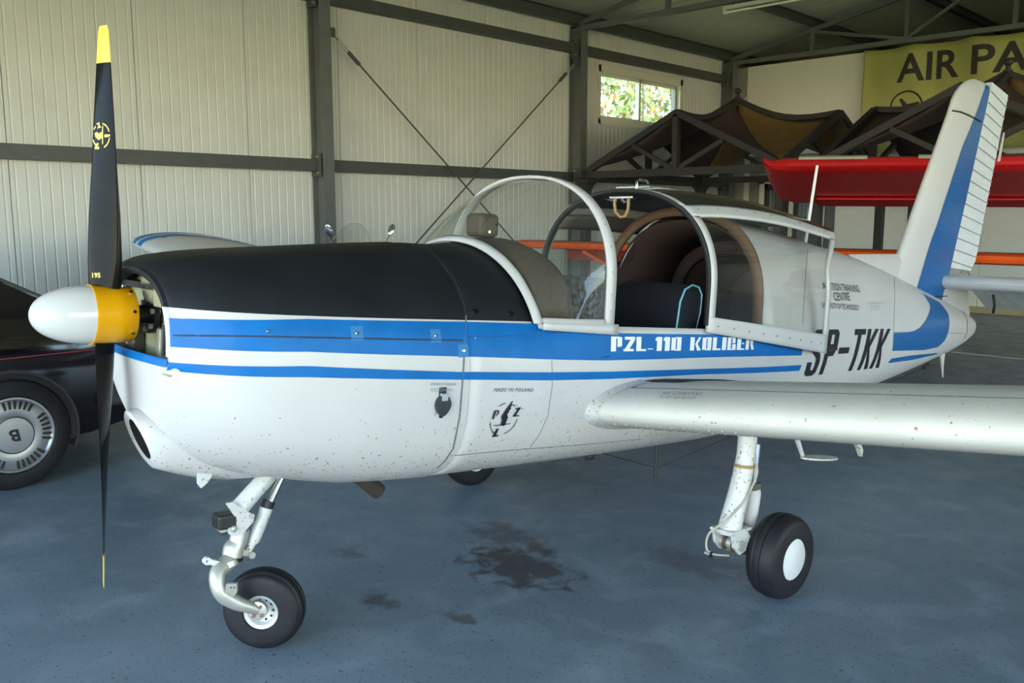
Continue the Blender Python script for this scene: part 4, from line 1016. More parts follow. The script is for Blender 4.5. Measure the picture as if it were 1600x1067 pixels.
for s in (1, -1):
    g = G(); g.loft(patch(canopy, s * TR1, s * .97, 26, .02, .98, 20, 0), False); g.build('canopy_window', PLEXI2, AC, True, 80, fix=False)
    g = G(); g.loft(patch(canopy, s * TR0, s * TR1, 5, 0, 1, 24, .006), False); rl = g.build('canopy_top_rail', WHITE, AC, True, 60, solid=.012, fix=False)
    g = G(); g.loft(patch(canopy, s * .935, s * 1.05, 5, 0, 1, 24, .008), False); bl_ = g.build('canopy_bottom_rail', WHITE, AC, True, 60, solid=.016, fix=False)
    g = G(); g.loft(patch(canopy, s * TR1, s * 1.03, 26, .0, .040, 2, .007), False); g.build('canopy_front_frame', WHITE, AC, True, 60, solid=.014, fix=False)
    g = G(); g.loft(patch(canopy, s * TR1, s * 1.03, 26, .965, 1.0, 2, .007), False); g.build('canopy_rear_frame', WHITE, AC, True, 60, solid=.014, fix=False)
    if s == 1:
        for f_, par in (((lambda t, k, o: canopy(.345, k, .0135)), rl), ((lambda t, k, o: canopy(.995, k, .0165)), bl_)):
            for k in range(9):
                p = f_(0, (k + .5) / 9.3, 0); gg = G(); gg.lathe([(0, .0045), (.002, .003), (.0025, .0001)], (0, 0, 0), (0, 0, 1), 8); o = gg.build('rivet', mat('rivet_dark', (.12, .12, .12), .5), par, True)
                nn = Vector((p.x, 0, p.z - 1.25)).normalized() if par is rl else Vector((1, 0, 0)); o.matrix_local = Matrix.Translation(p) @ nn.to_track_quat('Z', 'Y').to_matrix().to_4x4()
g = G(); g.loft(patch(canopy, -TR0, TR0, 20, 0, .025, 2, .007), False); g.build('canopy_front_frame', WHITED, AC, True, 60, solid=.014, fix=False)
g = G(); g.loft([[tuple(canopy(-1 + 2 * i / 60, 0, o) + Vector((0, dy, 0))) for i in range(61)] for o, dy in ((.006, .006), (.008, -.012), (-.004, -.016), (-.016, -.008), (-.016, .010))], False); g.build('rubber_seal', RUBK, AC, True, 60, fix=False)
# inside cross rail on the starboard quarter and handle
g = G(); g.loft(patch(canopy, -.46, -.36, 3, .0, .55, 8, -.02), False); g.build('inner_rail', mat('inner_rail_grey', (.10, .09, .085), .6), AC, True, solid=.006, fix=False)
g = G(); g.tube([(-.07, 2.60, 1.735), (-.075, 2.60, 1.71), (-.065, 2.60, 1.67), (-.03, 2.60, 1.645), (.0, 2.60, 1.65), (.015, 2.60, 1.68), (.015, 2.60, 1.735)], .008, 10)
HD = g.build('canopy_handle', mat('handle_tan', (.42, .27, .11), .4), AC, True)
g = G(); g.box(-.10, .05, 2.585, 2.615, 1.733, 1.745); g.tube([(-.13, 2.60, 1.735), (-.10, 2.60, 1.728), (-.06, 2.60, 1.722)], .007, 8); g.tube([(-.03, 2.60, 1.73), (-.01, 2.60, 1.715), (.02, 2.60, 1.725)], .008, 8); g.build('latch', CHROME, HD, bevel=.002)
g = G(); g.box(-.05, .16, 2.575, 2.60, 1.782, 1.788); g.build('latch_plate', CHROME, CR)
g = G(); g.tube([(.06, 2.60, 1.78), (.06, 2.60, 1.815), (.075, 2.60, 1.822), (.12, 2.60, 1.815), (.135, 2.60, 1.80)], .006, 8); g.build('outside_latch', CHROME, CR, True)
g = G(); rr = []
for (y, w, h) in ((2.60, .05, .004), (2.66, .075, .012), (2.76, .08, .014), (2.90, .05, .008), (3.0, .01, .001)): rr.append([(.09 * 0 + .0 + w * math.cos(t), y, cz(y) + .002 + h * math.sin(t)) for t in [math.pi * k / 12 for k in range(13)]])
g.loft(rr, False); g.build('roof_fairing', WHITE, CR, True, fix=False)

# ---- cabin interior : brown lining, bulkhead rings, seats
def lin(a0, a1, hw0, zt0, hw1, zt1, m, name, parent=AC, zb=.95):
    g = G(); r = []
    for a, hw, zt_ in ((a0, hw0, zt0), ((a0 + a1) / 2, (hw0 + hw1) / 2, (zt0 + zt1) / 2), (a1, hw1, zt1)):
        r.append([tuple(arch_pt(a, -1 + 2 * i / 48, hw, zt_, zc=1.25, zb=zb)) for i in range(49)])
    g.loft(r, False); return g.build(name, m, parent, True, 60, solid=.008, fix=False)
def annulus(a, hw, zt_, dw, m, name):
    g = G(); r = [[tuple(arch_pt(a, -1 + 2 * i / 48, hw - d, zt_ - d, zc=1.25, zb=.95)) for i in range(49)] for d in (0, dw)]
    g.loft(r, False); return g.build(name, m, AC, True, solid=.02, fix=False)
hw, zt_ = .505, 1.70
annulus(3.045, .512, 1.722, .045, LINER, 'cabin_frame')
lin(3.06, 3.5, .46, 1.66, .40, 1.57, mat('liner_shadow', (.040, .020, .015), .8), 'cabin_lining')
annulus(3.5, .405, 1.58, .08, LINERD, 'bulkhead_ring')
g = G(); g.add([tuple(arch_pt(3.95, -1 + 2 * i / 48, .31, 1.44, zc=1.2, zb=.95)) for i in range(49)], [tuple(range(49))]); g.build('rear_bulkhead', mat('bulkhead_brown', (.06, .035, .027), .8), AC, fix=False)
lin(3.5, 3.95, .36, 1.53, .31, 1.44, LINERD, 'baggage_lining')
g = G(); g.box(-.42, .42, 1.60, 3.4, .72, .74); g.build('cabin_floor', mat('carpet_dark', (.02, .02, .025), .95), AC)
g = G(); g.box(-.45, .45, 3.0, 3.9, 1.0, 1.03); g.build('baggage_shelf', mat('shelf_dark', (.03, .02, .02), .9), AC)
def seat(xc):
    # cushioned back, thick, leaning aft
    S = G(); r = []
    prof = [(2.50, .98), (2.485, 1.15), (2.50, 1.27), (2.53, 1.325), (2.58, 1.345), (2.63, 1.335), (2.655, 1.30), (2.65, 1.22), (2.62, 1.12), (2.60, .98)]
    for x in (-.205, -.19, -.17, 0, .17, .19, .205):
        k = 1 - .12 * (abs(x) > .2) - .03 * (abs(x) > .18); cy, cz_ = 2.57, 1.15
        r.append([(xc + x, cy + (a - cy) * k, cz_ + (z - cz_) * k) for a, z in prof])
    S.loft(r, True, 0, True, True); st_ = S.build('seat', NAVY, AC, True, 50)
    for x in ((.2,) if xc > 0 else ()):
        pp = G(); pp.tube([(xc + x, 2.57 + (a - 2.57) * .99, 1.15 + (z - 1.15) * .99) for a, z in prof], .0045, 6, closed=True); pp.build('piping', PIPE, st_, True)
    q = G(); q.box(xc - .2, xc + .2, 2.15, 2.62, .82, .96); q.build('seat_cushion', NAVY, st_, bevel=.04)
seat(.24); seat(-.24)
g = G(); g.tube([(0, 2.0, .75), (.0, 1.95, 1.0), (0, 1.93, 1.08)], .012, 8); g.build('control_stick', DARK, AC, True)
g = G(); g.box(-.06, .06, 1.7, 2.4, .72, .95); g.build('centre_console', DARK, AC, bevel=.02)

# ---- wings with leading-edge slats
def naca(n=22, t=.145, cam_=.02):
    up, lo = [], []
    for k in range(n + 1):
        x = .5 * (1 - math.cos(math.pi * k / n)); y = 5 * t * (.2969 * math.sqrt(x) - .126 * x - .3516 * x * x + .2843 * x ** 3 - .1015 * x ** 4)
        c = cam_ * 4 * x * (1 - x); up.append((x, c + y)); lo.append((x, c - y))
    return up, lo
UP, LO = naca()
def wing_pt(p, x, y, s): # chord fraction, thickness fraction
    pa = abs(p); zle = .838 + .126 * (pa - .57); inc = R(2.5 - 1.0 * (pa - .5) / 4.4); c = 1.30
    yy = 1.855 + c * (x * math.cos(inc) + y * math.sin(inc)); zz_ = zle + c * (y * math.cos(inc) - x * math.sin(inc)) + .012
    return (s * pa, yy, zz_)
NS = 5     # first cells of the section belong to the slat
for s in (1, -1):
    ps = [.45, .52, .8, 1.3, 2.0, 3.0, 4.0, 4.6, 4.8, 4.87]
    def sec(p, poly, s=s):
        k = 1.0 if p < 4.75 else (.985 if p < 4.84 else .93)
        return [wing_pt(p, .5 + (x - .5) * k, y * (1 if k == 1 else (.85 if k > .95 else .35)), s) for x, y in poly]
    body = UP[NS + 1:][::-1] + [(UP[NS][0] + .012, UP[NS][1] - .004)] + [(LO[NS][0] + .012, LO[NS][1] + .004)] + LO[NS + 1:-1]
    g = G(); g.loft([sec(p, body) for p in ps], True, 0, True, True); w = g.build('wing', WINGW if s == 1 else WHITE, AC, True, 40)
    nose = UP[:NS + 1][::-1] + LO[1:NS + 1] + [(LO[NS][0] - .006, LO[NS][1] + .012), (UP[NS][0] - .006, UP[NS][1] - .012)]
    g = G(); g.loft([sec(p, nose) for p in ps[1:]], True, 0, True, True); sl_ = g.build('leading_edge_slat', WINGW if s == 1 else WHITE, w, True, 40)
    if s == 1: WPORT, SPORT = w, sl_
    else:
        WSTAR = w
        for (p0, p1) in ((4.66, 4.72), (4.52, 4.61)):
            g = G(); r = []
            for p in (p0, p1): r.append([Vector(wing_pt(p, x, y + .0022, -1)) for x, y in UP])
            g.loft([[tuple(q) for q in a] for a in r], False); g.build('tip_stripe', BLUE, w, True, fix=False)
        for k in range(9):
            g = G(); p = 3.6 - .22 * k; g.tube([wing_pt(p, .78, UP[-5][1] * .0 + .052, -1), wing_pt(p, .98, .008, -1)], .004, 5); g.build('aileron_rib', SEAM, w)
# wing walk, root fairing
g = G(); r = []
for p in (.46, .55, .65, .74): r.append([Vector(wing_pt(p, x, y + .004, 1)) for x, y in UP[7:20]])
g.loft([[tuple(q) for q in a] for a in r], False); g.build('wing_walk', mat('wing_walk_black', (.02, .02, .022), .85), WPORT, True, fix=False)
g = G(); r = []
for k, (dp, gr) in enumerate(((-.03, .03), (.0, .02), (.03, .008), (.06, .0015))):
    r.append([Vector(wing_pt(.53 + dp, .5 + (x - .5) * (1 + gr), y * (1 + gr * 6), 1)) for x, y in (UP[:8][::-1] + LO[1:])])
g.loft([[tuple(q) for q in a] for a in r], False); g.build('root_fairing', WHITED, WPORT, True, 60, fix=False)
for po in (UP[NS], LO[NS]):
    g = G(); g.tube([wing_pt(p, po[0] + .003, po[1] * 1.01, 1) for p in (.6, 1.3, 2.0, 3.0, 4.5)], .0022, 5); g.build('slat_seam', SEAM, WPORT)
BW = tree_of([WPORT, SPORT])
def wing_decal(name, s_, p0, p1, h, m):
    A, B = P2S(*p0, BW), P2S(*p1, BW); T = P2S(p0[0] + h * .6, p0[1] - h, BW)
    if not (A and B and T): print('wing decal miss'); return
    vs, fs = text_mesh(s_, space=1.2); q = []
    for u, v in vs:
        c = A + (B - A) * u + (T - A) * v; hh = BW.ray_cast(c + Vector((0, -.3, .6)), Vector((0, .3, -.6)).normalized())
        q.append((hh[0] + hh[1] * (.0015 if hh[1].z > 0 else -.0015)) if hh[0] is not None else c)
    g = G(); g.add(q, fs); g.build(name, m, WPORT, fix=False)
wing_decal('lettering', 'NIE CHWYTAC', (1034, 617), (1096, 618.5), 5, FINK)
wing_decal('lettering', 'DO NOT GRIP NO PUSH', (1030, 622.5), (1086, 624), 3.5, FINK)
# small red-tipped pin on the trailing half
hh = P2S(1468, 600, BW)
g = G(); pz = wing_pt(2.35, .80, UP[-6][1], 1)
g.tube([pz, (pz[0], pz[1], pz[2] + .02)], .003, 6); g.build('float_pin', mat('pin_pink', (.75, .25, .25), .4), WPORT)
studs2 = [(.62 + .055 * k) for k in range(11)]
me_ = None
for p in studs2:
    for xx in (3, 5):
        q = Vector(wing_pt(p, LO[xx][0], LO[xx][1], 1)); g = G(); g.lathe([(-.001, .004), (.0025, .0025), (.003, .0001)], (0, 0, 0), (0, 0, 1), 8)
        if me_ is None: o = g.build('rivet', RIVET, WPORT, True); me_ = o.data
        else: o = bpy.data.objects.new('rivet', me_); COL.objects.link(o); o.parent = WPORT
        o.matrix_local = Matrix.Translation(q) @ Vector((0, -.45, -.9)).to_track_quat('Z', 'Y').to_matrix().to_4x4()
# underwing step and hinge arm
g = G(); g.tube([(.72, 3.06, .74), (.72, 3.09, .64), (.72, 3.15, .555)], [.014, .013, .010], 10); stp = g.build('boarding_step', WHITE, AC, True)
g = G(); g.lathe([(0, .0001), (0, .07), (.008, .07), (.008, .0001)], (0, 0, 0), (0, 0, 1), 24)
o = g.build('step_plate', WHITED, stp, True, 50); o.matrix_local = Matrix.Translation((.72, 3.31, .52)) @ Matrix.Rotation(R(-6), 4, 'X') @ Matrix.Diagonal((.75, 2.2, 1, 1))
g = G(); g.loft([[(1.0 + x, a, z + dz) for x, dz in ((-.012, 0), (.012, 0), (.012, -.035), (-.012, -.035))] for a, z in ((2.75, .80), (2.95, .755), (3.05, .735), (3.12, .69), (3.16, .64))], True, 0, True, True); g.build('flap_hinge_arm', WHITED, AC, bevel=.004)

# ---- main gear, nose gear
def tyre(parent, r, w, org, ax, grooves=(-.25, .25), name='tyre', hubr=.45, flat=True):
    prof = []
    N = 30
    for k in range(N + 1):
        t = -math.pi / 2 + math.pi * k / N; u = math.sin(t); h = u * w / 2; rad = hubr * r + (r - hubr * r) * max(0, math.cos(t)) ** .42
        if u < -.98 or u > .98: rad = hubr * r
        for gq in grooves:
            if abs(u - gq) < .05: rad -= .006
        prof.append((h * (1.0 if abs(u) < .9 else .97), rad))
    g = G(); g.lathe([(prof[0][0] + .012, hubr * r * .93)] + prof + [(prof[-1][0] - .012, hubr * r * .93)], org, ax, 56)
    for rr_ in (.62, .76):
        for sg in (-1, 1): pass
    return g.build(name, RUBBER, parent, True, 30)
def main_gear(s, cz_=.312):
    x = 1.0 * s
    leg = G(); leg.tube(cat([(x * .985, 2.265, .88), (x * .985, 2.27, .74), (x * .985, 2.245, .60), (x * .985, 2.20, .46), (x * .985, 2.185, .405)]), cats([.040, .038, .041, .046, .050]), 24)
    L_ = leg.build('gear_leg', WHITED, AC, True)
    L_['label'] = 'dirt-speckled white main gear leg with tan tie band'
    b = G(); b.lathe([(0, .0425), (.014, .0425)], (x * .985, 2.262, .675), (0, .03, 1), 20); b.build('tie_band', mat('band_tan', (.30, .20, .07), .6), L_, True)
    # fork bracket
    for dx in (-.045, .045):
        b = G(); b.loft([[(x * .985 + dx + e, a, z) for a, z in ((2.14, .43), (2.24, .43), (2.265, .40), (2.24, .345), (2.20, .335), (2.16, .37))] for e in (-.006, .006)], True, 0, True, True); b.build('pivot_lug', WHITED, L_)
    b = G(); b.box(x * .985 - .052, x * .985 + .052, 2.13, 2.27, .425, .437); b.build('bracket_plate', WHITED, L_, bevel=.003)
    b = G(); b.tube([(x * .985 - .06, 2.20, .372), (x * .985 + .06, 2.20, .372)], .022, 16); b.build('pivot_pin', STEEL, L_, True)
    for dx in (-.02, .022):
        b = G(); b.lathe([(0, .02), (0, .03), (.014, .03), (.014, .02)], (x * .985 + dx, 2.20, .372), (1, 0, 0), 16); b.build('pivot_bush', mat('bush_brown', (.12, .08, .05), .5, .4), L_, True)
    b = G(); b.tube(cat([(x * .985, 2.20, .372), (x * .985, 2.28, .340), (x * .99, 2.36, .318), (x * 1.0, 2.40, .312), (x * 1.035, 2.40, .312)]), cats([.034, .032, .028, .024, .02]), 14); b.build('trailing_arm', mat('arm_olive_grey', (.11, .11, .085), .5, .3), L_, True)
    b = G(); b.tube([(x * .985, 2.345, .76), (x * .985, 2.34, .60)], .014, 12); b.build('oleo_rod', CHROME, L_, True)
    b = G(); b.tube([(x * .985, 2.34, .60), (x * .985, 2.34, .575)], .030, 16); b.build('oleo_boot', mat('boot_grey', (.09, .085, .07), .7), L_, True)
    b = G(); b.tube([(x * .985, 2.34, .575), (x * .985, 2.345, .555), (x * .978, 2.345, .43), (x * .978, 2.345, .41), (x * .978, 2.345, .34)], [.028, .030, .028, .022, .012], 18); b.build('oleo_body', WHITE, L_, True)
    b = G(); b.tube(cat([(x * .985 + s * .04, 2.26, .72), (x * .985 + s * .05, 2.28, .66), (x * .985 + s * .045, 2.22, .56), (x * .985 + s * .02, 2.135, .48), (x * .985 - s * .03, 2.10, .42), (x * .985 - s * .04, 2.10, .36), (x * .985 - s * .02, 2.115, .335), (x * .985, 2.20, .318)]), .0045, 6)
    b.build('brake_hose', mat('hose_grey', (.38, .36, .28), .5), L_, True)
    b = G(); b.lathe([(-.012, .0001), (-.012, .014), (.012, .014), (.012, .0001)], (x * .985 - s * .03, 2.105, .335), (1, 0, 0), 10); b.build('hose_fitting', CHROME, L_, True)
    W = tyre(L_, .175, .142, (x * 1.095, 2.40, cz_), (1, 0, 0), (-.3, .12), hubr=.50)
    W.name = 'main_wheel_tyre'
    b = G(); b.lathe([(.045, .088), (.060, .088), (.066, .080), (.067, .0001)], (x * 1.095, 2.40, cz_), (s, 0, 0), 32); dsk = b.build('wheel_disc', RIMW, L_, True, 50)
    b = G(); b.lathe([(-.06, .09), (-.055, .06), (-.04, .0001)], (x * 1.095, 2.40, cz_), (s, 0, 0), 28); b.build('brake_drum', STEEL, L_, True)
    L_.location = (-.085 * s, .13, -.04)
    return L_, dsk
LG, dsk = main_gear(1); RG, _ = main_gear(-1)
LG.name = 'main_gear_leg'; RG.name = 'main_gear_leg'
def UPX(x, y, p):      # the point on the plane x = p of the aircraft frame seen at a place of the photograph
    d = cr @ Vector(((x - 800) / CAMF, -(y - 533.5) / CAMF, -1)); d = AMi.to_3x3() @ d; k = (p - CL.x) / d.x; return CL + d * k
# nose gear : swivelled castering fork on the near side of the wheel
PHI = R(42)
NN = Vector((math.cos(PHI), -math.sin(PHI), 0)); NT = Vector((math.sin(PHI), math.cos(PHI), 0))
K = UPX(368, 802, 0.0)
g = G(); g.tube([UPX(450, 700, 0), UPX(432, 728, 0), UPX(372, 796, 0)], [.031, .030, .033], 20)
NG = g.build('nose_gear_leg', WHITED, AC, True); NG['label'] = 'speckled white nose gear leg above the swivelled front wheel'
for dx in (-.030, .030):
    pts = [UPX(*q, dx) for q in ((352, 786), (362, 784), (388, 800), (397, 803), (395, 815), (378, 834), (366, 838), (357, 834), (356, 826), (366, 806))]
    g = G(); g.loft([[tuple(q + Vector((e, 0, 0))) for q in pts] for e in (-.004, .004)], True, 0, True, True); g.build('knee_plate', WHITED, NG)
g = G(); a = UPX(365, 826, .036); g.lathe([(0, .012), (.006, .011), (.010, .006), (.011, .0001)], a, (1, 0, 0), 12); g.build('pivot_bolt', STEEL, NG, True)
g = G(); a = UPX(393, 806, .036); g.lathe([(0, .010), (.008, .009), (.009, .0001)], a, (1, 0, 0), 12); g.build('pivot_bolt', STEEL, NG, True)
g = G(); c = UPX(351, 811, .0); g.box(c.x - .035, c.x + .035, c.y - .035, c.y + .035, c.z - .030, c.z + .022); g.build('damper_box', mat('damper_black', (.02, .02, .022), .4), NG, bevel=.01)
g = G(); g.box(c.x - .02, c.x + .02, c.y - .02, c.y + .03, c.z - .042, c.z - .028)
DB = g.build('damper_foot', STEEL, NG, bevel=.003)
for k in (-1, 0, 1):
    g = G(); g.tube([(c.x + .012, c.y + .012 * k, c.z - .04), (c.x + .012, c.y + .012 * k, c.z - .052)], .004, 6); g.build('foot_screw', DARK, DB)
g = G(); g.tube([UPX(376, 826, 0), UPX(372, 846, 0), UPX(368, 852, 0), UPX(365, 856, 0), UPX(362, 872, 0)], [.032, .032, .033, .036, .036], 22); g.build('steering_barrel', STEEL, NG, True)
g = G(); a, b = UPX(363, 868, 0), UPX(362, 874, 0); g.tube([a, b], .0385, 22); g.build('clamp_ring', DARK, NG, True)
P0 = UPX(360, 874, 0.0)
off = .075
def NP(x, y, k): return UPX(x, y, k)
arm = [UPX(366, 868, 0.0), UPX(352, 882, .015), UPX(341, 893, .03), UPX(340, 912, .045), UPX(350, 930, .057), UPX(370, 942, .067), UPX(388, 948, .074), UPX(402, 953, .077)]
g = G(); g.tube(cat(arm), cats([.033, .030, .028, .0275, .028, .025, .021, .018]), 22); FK = g.build('fork_arm', STEEL, NG, True)
g = G(); g.tube([UPX(355, 876, .01), UPX(358, 884, .015)], .036, 20); g.build('fork_collar', STEEL, FK, True)
g = G(); a = UPX(340, 880, .02); b = UPX(323, 876, .02); g.beam(a, b, .018, .022, (1, 0, 0)); g.lathe([(-.009, .006), (-.009, .013), (.009, .013), (.009, .006)], b, (1, 0, 0), 14); g.build('tow_lug', RIMW, FK)
pts = [UPX(*q, .084) for q in ((354, 911), (371, 911), (371, 925), (366, 931), (352, 925))]
g = G(); g.loft([[tuple(q + NN * e) for q in pts] for e in (-.006, .006)], True, 0, True, True); gs = g.build('gusset', STEEL, FK)
for (x, y) in ((361, 918), (366, 918)):
    g = G(); g.lathe([(0, .003), (.003, .002), (.003, .0001)], UPX(x, y, .089), NN, 8); g.build('gusset_rivet', DARK, gs)
AXP = UPX(403, 953, .077)
WCN = AXP - NN * .085
WCN.z = (WCN.y - 1) * math.tan(R(3.64)) + .147
g = G(); g.lathe([(-.012, .0001), (-.012, .034), (.010, .034), (.012, .030), (.012, .0001)], AXP, NN, 28); fl = g.build('axle_flange', STEEL, FK, True, 40)
g = G(); g.lathe([(.0125, .010), (.004, .009), (.004, .0001)], AXP, NN, 16); g.build('axle_hole', DARK, fl)
for k in range(4):
    t = R(45 + 90 * k + 10); u = Vector((0, 0, 1)); c = AXP + NN * .012 + (NT * math.cos(t) + u * math.sin(t)) * .021; g = G(); g.lathe([(0, .0065), (.006, .0065), (.007, .004), (.007, .0001)], c, NN, 8); g.build('flange_bolt', mat('bolt_red_brown', (.22, .10, .09), .4, .4), fl)
tyre(NG, .147, .118, WCN, NN, (-.62, .62, .0), hubr=.44).name = 'nose_wheel_tyre'
g = G(); g.lathe([(.030, .072), (.046, .070), (.050, .064), (.044, .050), (.030, .047), (.020, .045), (.016, .0001)], WCN, NN, 40); rim_ = g.build('wheel_rim', RIMW, NG, True, 50)
for k in range(10):
    t = R(36 * k); c = WCN + NN * .0215 + (NT * math.cos(t) + Vector((0, 0, 1)) * math.sin(t)) * .037; g = G(); g.lathe([(0, .005), (.001, .0001)], c, NN, 8); g.build('rim_hole', DARK, rim_)
g = G(); g.tube([UPX(449, 722, -.02), UPX(446, 733, -.02), UPX(421, 786, .0)], .0135, 14); g.build('oleo_rod', CHROME, NG, True)
g = G(); g.tube([UPX(421, 782, .0), UPX(416, 795, .0)], .0225, 18); g.build('oleo_boot', RUBK, NG, True)
g = G(); g.tube([UPX(416, 793, .0), UPX(414, 799, .0), UPX(397, 843, .005), UPX(393, 850, .005), UPX(388, 862, .005)], [.024, .0235, .0225, .015, .010], 18); OB = g.build('oleo_body', WHITED, NG, True)
g = G(); a = UPX(387, 863, -.012); g.lathe([(0, .0001), (0, .012), (.04, .012), (.04, .0001)], a, (1, 0, 0), 12); g.build('oleo_eye', STEEL, OB, True)
g = G(); g.beam(UPX(366, 858, .0), UPX(386, 864, .0), .02, .024, (1, 0, 0)); g.build('oleo_lug', STEEL, NG)

# ---- tail : fin, rudder, tailplane
FLE = [(1.20, 5.20), (1.40, 5.36), (1.55, 5.46), (2.05, 5.735), (2.593, 6.04), (2.72, 6.10), (2.80, 6.165), (2.86, 6.25), (2.90, 6.36), (2.93, 6.50)]
FHI = [(1.20, 6.15), (1.48, 6.240), (2.05, 6.43), (2.622, 6.614), (2.93, 6.715)]
def li(T, z):
    for i in range(len(T) - 1):
        if z <= T[i + 1][0]: k = (z - T[i][0]) / (T[i + 1][0] - T[i][0]); return T[i][1] + (T[i + 1][1] - T[i][1]) * max(0, k)
    return T[-1][1]
def fin_sec(z, th):
    a0, a1 = li(FLE, z), li(FHI, z); c = (a1 - a0) / .66; up = []
    for k in range(15):
        x = .66 * (1 - math.cos(math.pi / 2 * k / 14)); y = 5 * .11 * th * (.2969 * math.sqrt(x) - .126 * x - .3516 * x * x + .2843 * x ** 3 - .1036 * x ** 4); up.append((y * c, a0 + x * c))
    return [(x, a, z) for x, a in up] + [(-x, a, z) for x, a in up[::-1][:-1]]
g = G(); g.loft([fin_sec(z, t) for z, t in ((1.02, 1.0), (1.2, 1), (1.4, 1), (1.55, 1), (1.8, 1), (2.1, 1), (2.4, 1), (2.593, 1), (2.66, 1), (2.72, 1), (2.78, 1.0), (2.83, .95), (2.87, .85), (2.895, .65), (2.915, .3))], True, 0, False, True)
FIN = g.build('fin', WHITE, AC, True, 40)
BF_ = tree_of([FIN])
def fin_px(pts): return [P2S(x, y, BF_) for x, y in pts]
L1 = fin_px([(1431, 455), (1444, 410), (1453, 380), (1464, 350), (1503, 230), (1523, 182), (1534, 150), (1539, 131)])
g = G(); A_, B_ = [], []
zs = [1.22 + (2.90 - 1.22) * k / 50 for k in range(51)]
Lz = sorted([(q.z, q.y) for q in L1 if q is not None])
def ledge(z):
    if z < Lz[0][0]: k = (Lz[1][1] - Lz[0][1]) / (Lz[1][0] - Lz[0][0]); return Lz[0][1] + (z - Lz[0][0]) * k
    return li(Lz, z)
for s in (1, -1):
    rows_ = []
    for z in zs:
        e0 = ledge(z); e1 = li(FHI, z) - .004 - (.0 if z < 2.62 else (z - 2.62) * .0); e1 = max(e1, e0 + .02); row = []
        for k in range(7):
            a = e0 + (e1 - e0) * k / 6; h = BF_.ray_cast(Vector((s * .5, a, z)), Vector((-s, 0, 0)))[0]
            row.append((h.x + s * .002, a, z) if h is not None else (s * .02, a, z))
        rows_.append(row)
    g = G(); g.loft(rows_, False); g.build('fin_stripe', BLUED, FIN, True, 80, fix=False)
g = G(); g.tube([(s_ * 1.0, a, z) for s_, a, z in [(q.x + .006, q.y, q.z) for q in fin_px([(1487, 173), (1500, 175), (1512, 180), (1524, 186), (1531, 190)]) if q is not None]], .006, 6); g.build('strap', DARK, FIN)
g = G(); g.loft([[(.045, 5.5, 1.36), (.03, 5.5, 1.52), (.0, 5.5, 1.565), (-.03, 5.5, 1.52), (-.045, 5.5, 1.36)], [(.03, 5.1, 1.43), (.02, 5.1, 1.53), (0, 5.1, 1.552), (-.02, 5.1, 1.53), (-.03, 5.1, 1.43)], [(.012, 4.78, 1.50), (.008, 4.78, 1.53), (0, 4.78, 1.54), (-.008, 4.78, 1.53), (-.012, 4.78, 1.50)]], False); g.build('dorsal_fin', WHITE, AC, True, 60, fix=False)
# rudder with pressed ribs
RTE = [(1.465, 6.715), (1.56, 6.80), (2.90, 7.123)]
def rud(a0z0, k): pass
g = G(); N = 74; ringsR = []
for i in range(N + 1):
    t = i / N; zh = 1.49 + (2.935 - 1.49) * t; zt__ = 1.475 + (2.895 - 1.475) * t
    ah = li(FHI, zh) + .012; at_ = li(RTE, zt__); th = .030 * (1 - .25 * t)
    rib = .0025 if i % 4 == 0 else 0.0
    r = []
    for k in range(7):
        u = k / 6; z = zh + (zt__ - zh) * u; x = th * (1 - u) + .003 * u + rib * (1 if 0 < k else 0) + (.002 if k == 3 else 0); r.append((x, ah + (at_ - ah) * u, z))
    ringsR.append(r + [(-x, a, z) for x, a, z in r[::-1]])
g.loft(ringsR, True, 0, True, True); g.build('rudder', mat('rudder_white', (.66, .70, .74), .4, noise=.05), AC, True, 25)
g = G(); g.add([(x, a, z) for x in (-.0015, .0015) for a, z in ((7.04, 2.36), (7.10, 2.37), (7.135, 2.60), (7.10, 2.60))], [(0, 1, 2, 3), (4, 5, 6, 7), (0, 1, 5, 4), (1, 2, 6, 5), (2, 3, 7, 6)]); g.build('trim_tab', WHITE, AC)
for s in (1, -1):
    g = G(); r = []
    for p, k, dz in ((.03, 1.0, 0), (.5, 1.0, .0), (1.2, 1, .0), (1.75, 1, .0), (1.80, .96, 0), (1.83, .85, 0)):
        q = []
        prof = [(0, 0), (.012, .022), (.04, .040), (.10, .052), (.2, .054), (.32, .045), (.45, .030), (.45, -.030), (.32, -.045), (.2, -.054), (.10, -.052), (.04, -.040), (.012, -.022)]
        for a, z in prof: q.append((s * p, 6.08 + .225 + (a - .225) * k, 1.385 + z * k + .012 * 0))
        r.append(q)
    g.loft(r, True, 0, True, True); tp = g.build('tailplane', mat('tail_grey_white', (.62, .63, .63), .38, noise=.08, nscale=6), AC, True, 40)
    g = G(); N = 60; r = []
    dr = R(27)
    for i in range(N + 1):
        p = .07 + (1.80 - .07) * i / N; rib = .003 if i % 4 == 0 else 0; q = []
        for u, th in ((0, .028), (.33, .021), (.66, .013), (1, .003)): q.append((p, u * .43, th + (rib if u > 0 else 0)))
        full = [(x, a, z) for x, a, z in q] + [(x, a, -z) for x, a, z in q[::-1]]
        r.append([(s * x, 6.55 + a * math.cos(dr) + z * math.sin(dr), 1.385 - a * math.sin(dr) + z * math.cos(dr)) for x, a, z in full])
    g.loft(r, True, 0, True, True); g.build('elevator', mat('elevator_white', (.55, .57, .57), .45), tp, True, 25)
g = G(); g.tube([(.05, 6.60, 1.44), (.05, 6.55, 1.47), (.06, 6.45, 1.475), (.06, 6.40, 1.46)], .008, 6); g.build('hinge_fitting', STEEL, AC)
g = G(); g.tube([(.22, 6.64, 1.30), (.23, 6.66, 1.22), (.24, 6.62, 1.16)], .010, 6); g.build('elevator_horn', DARK, AC)
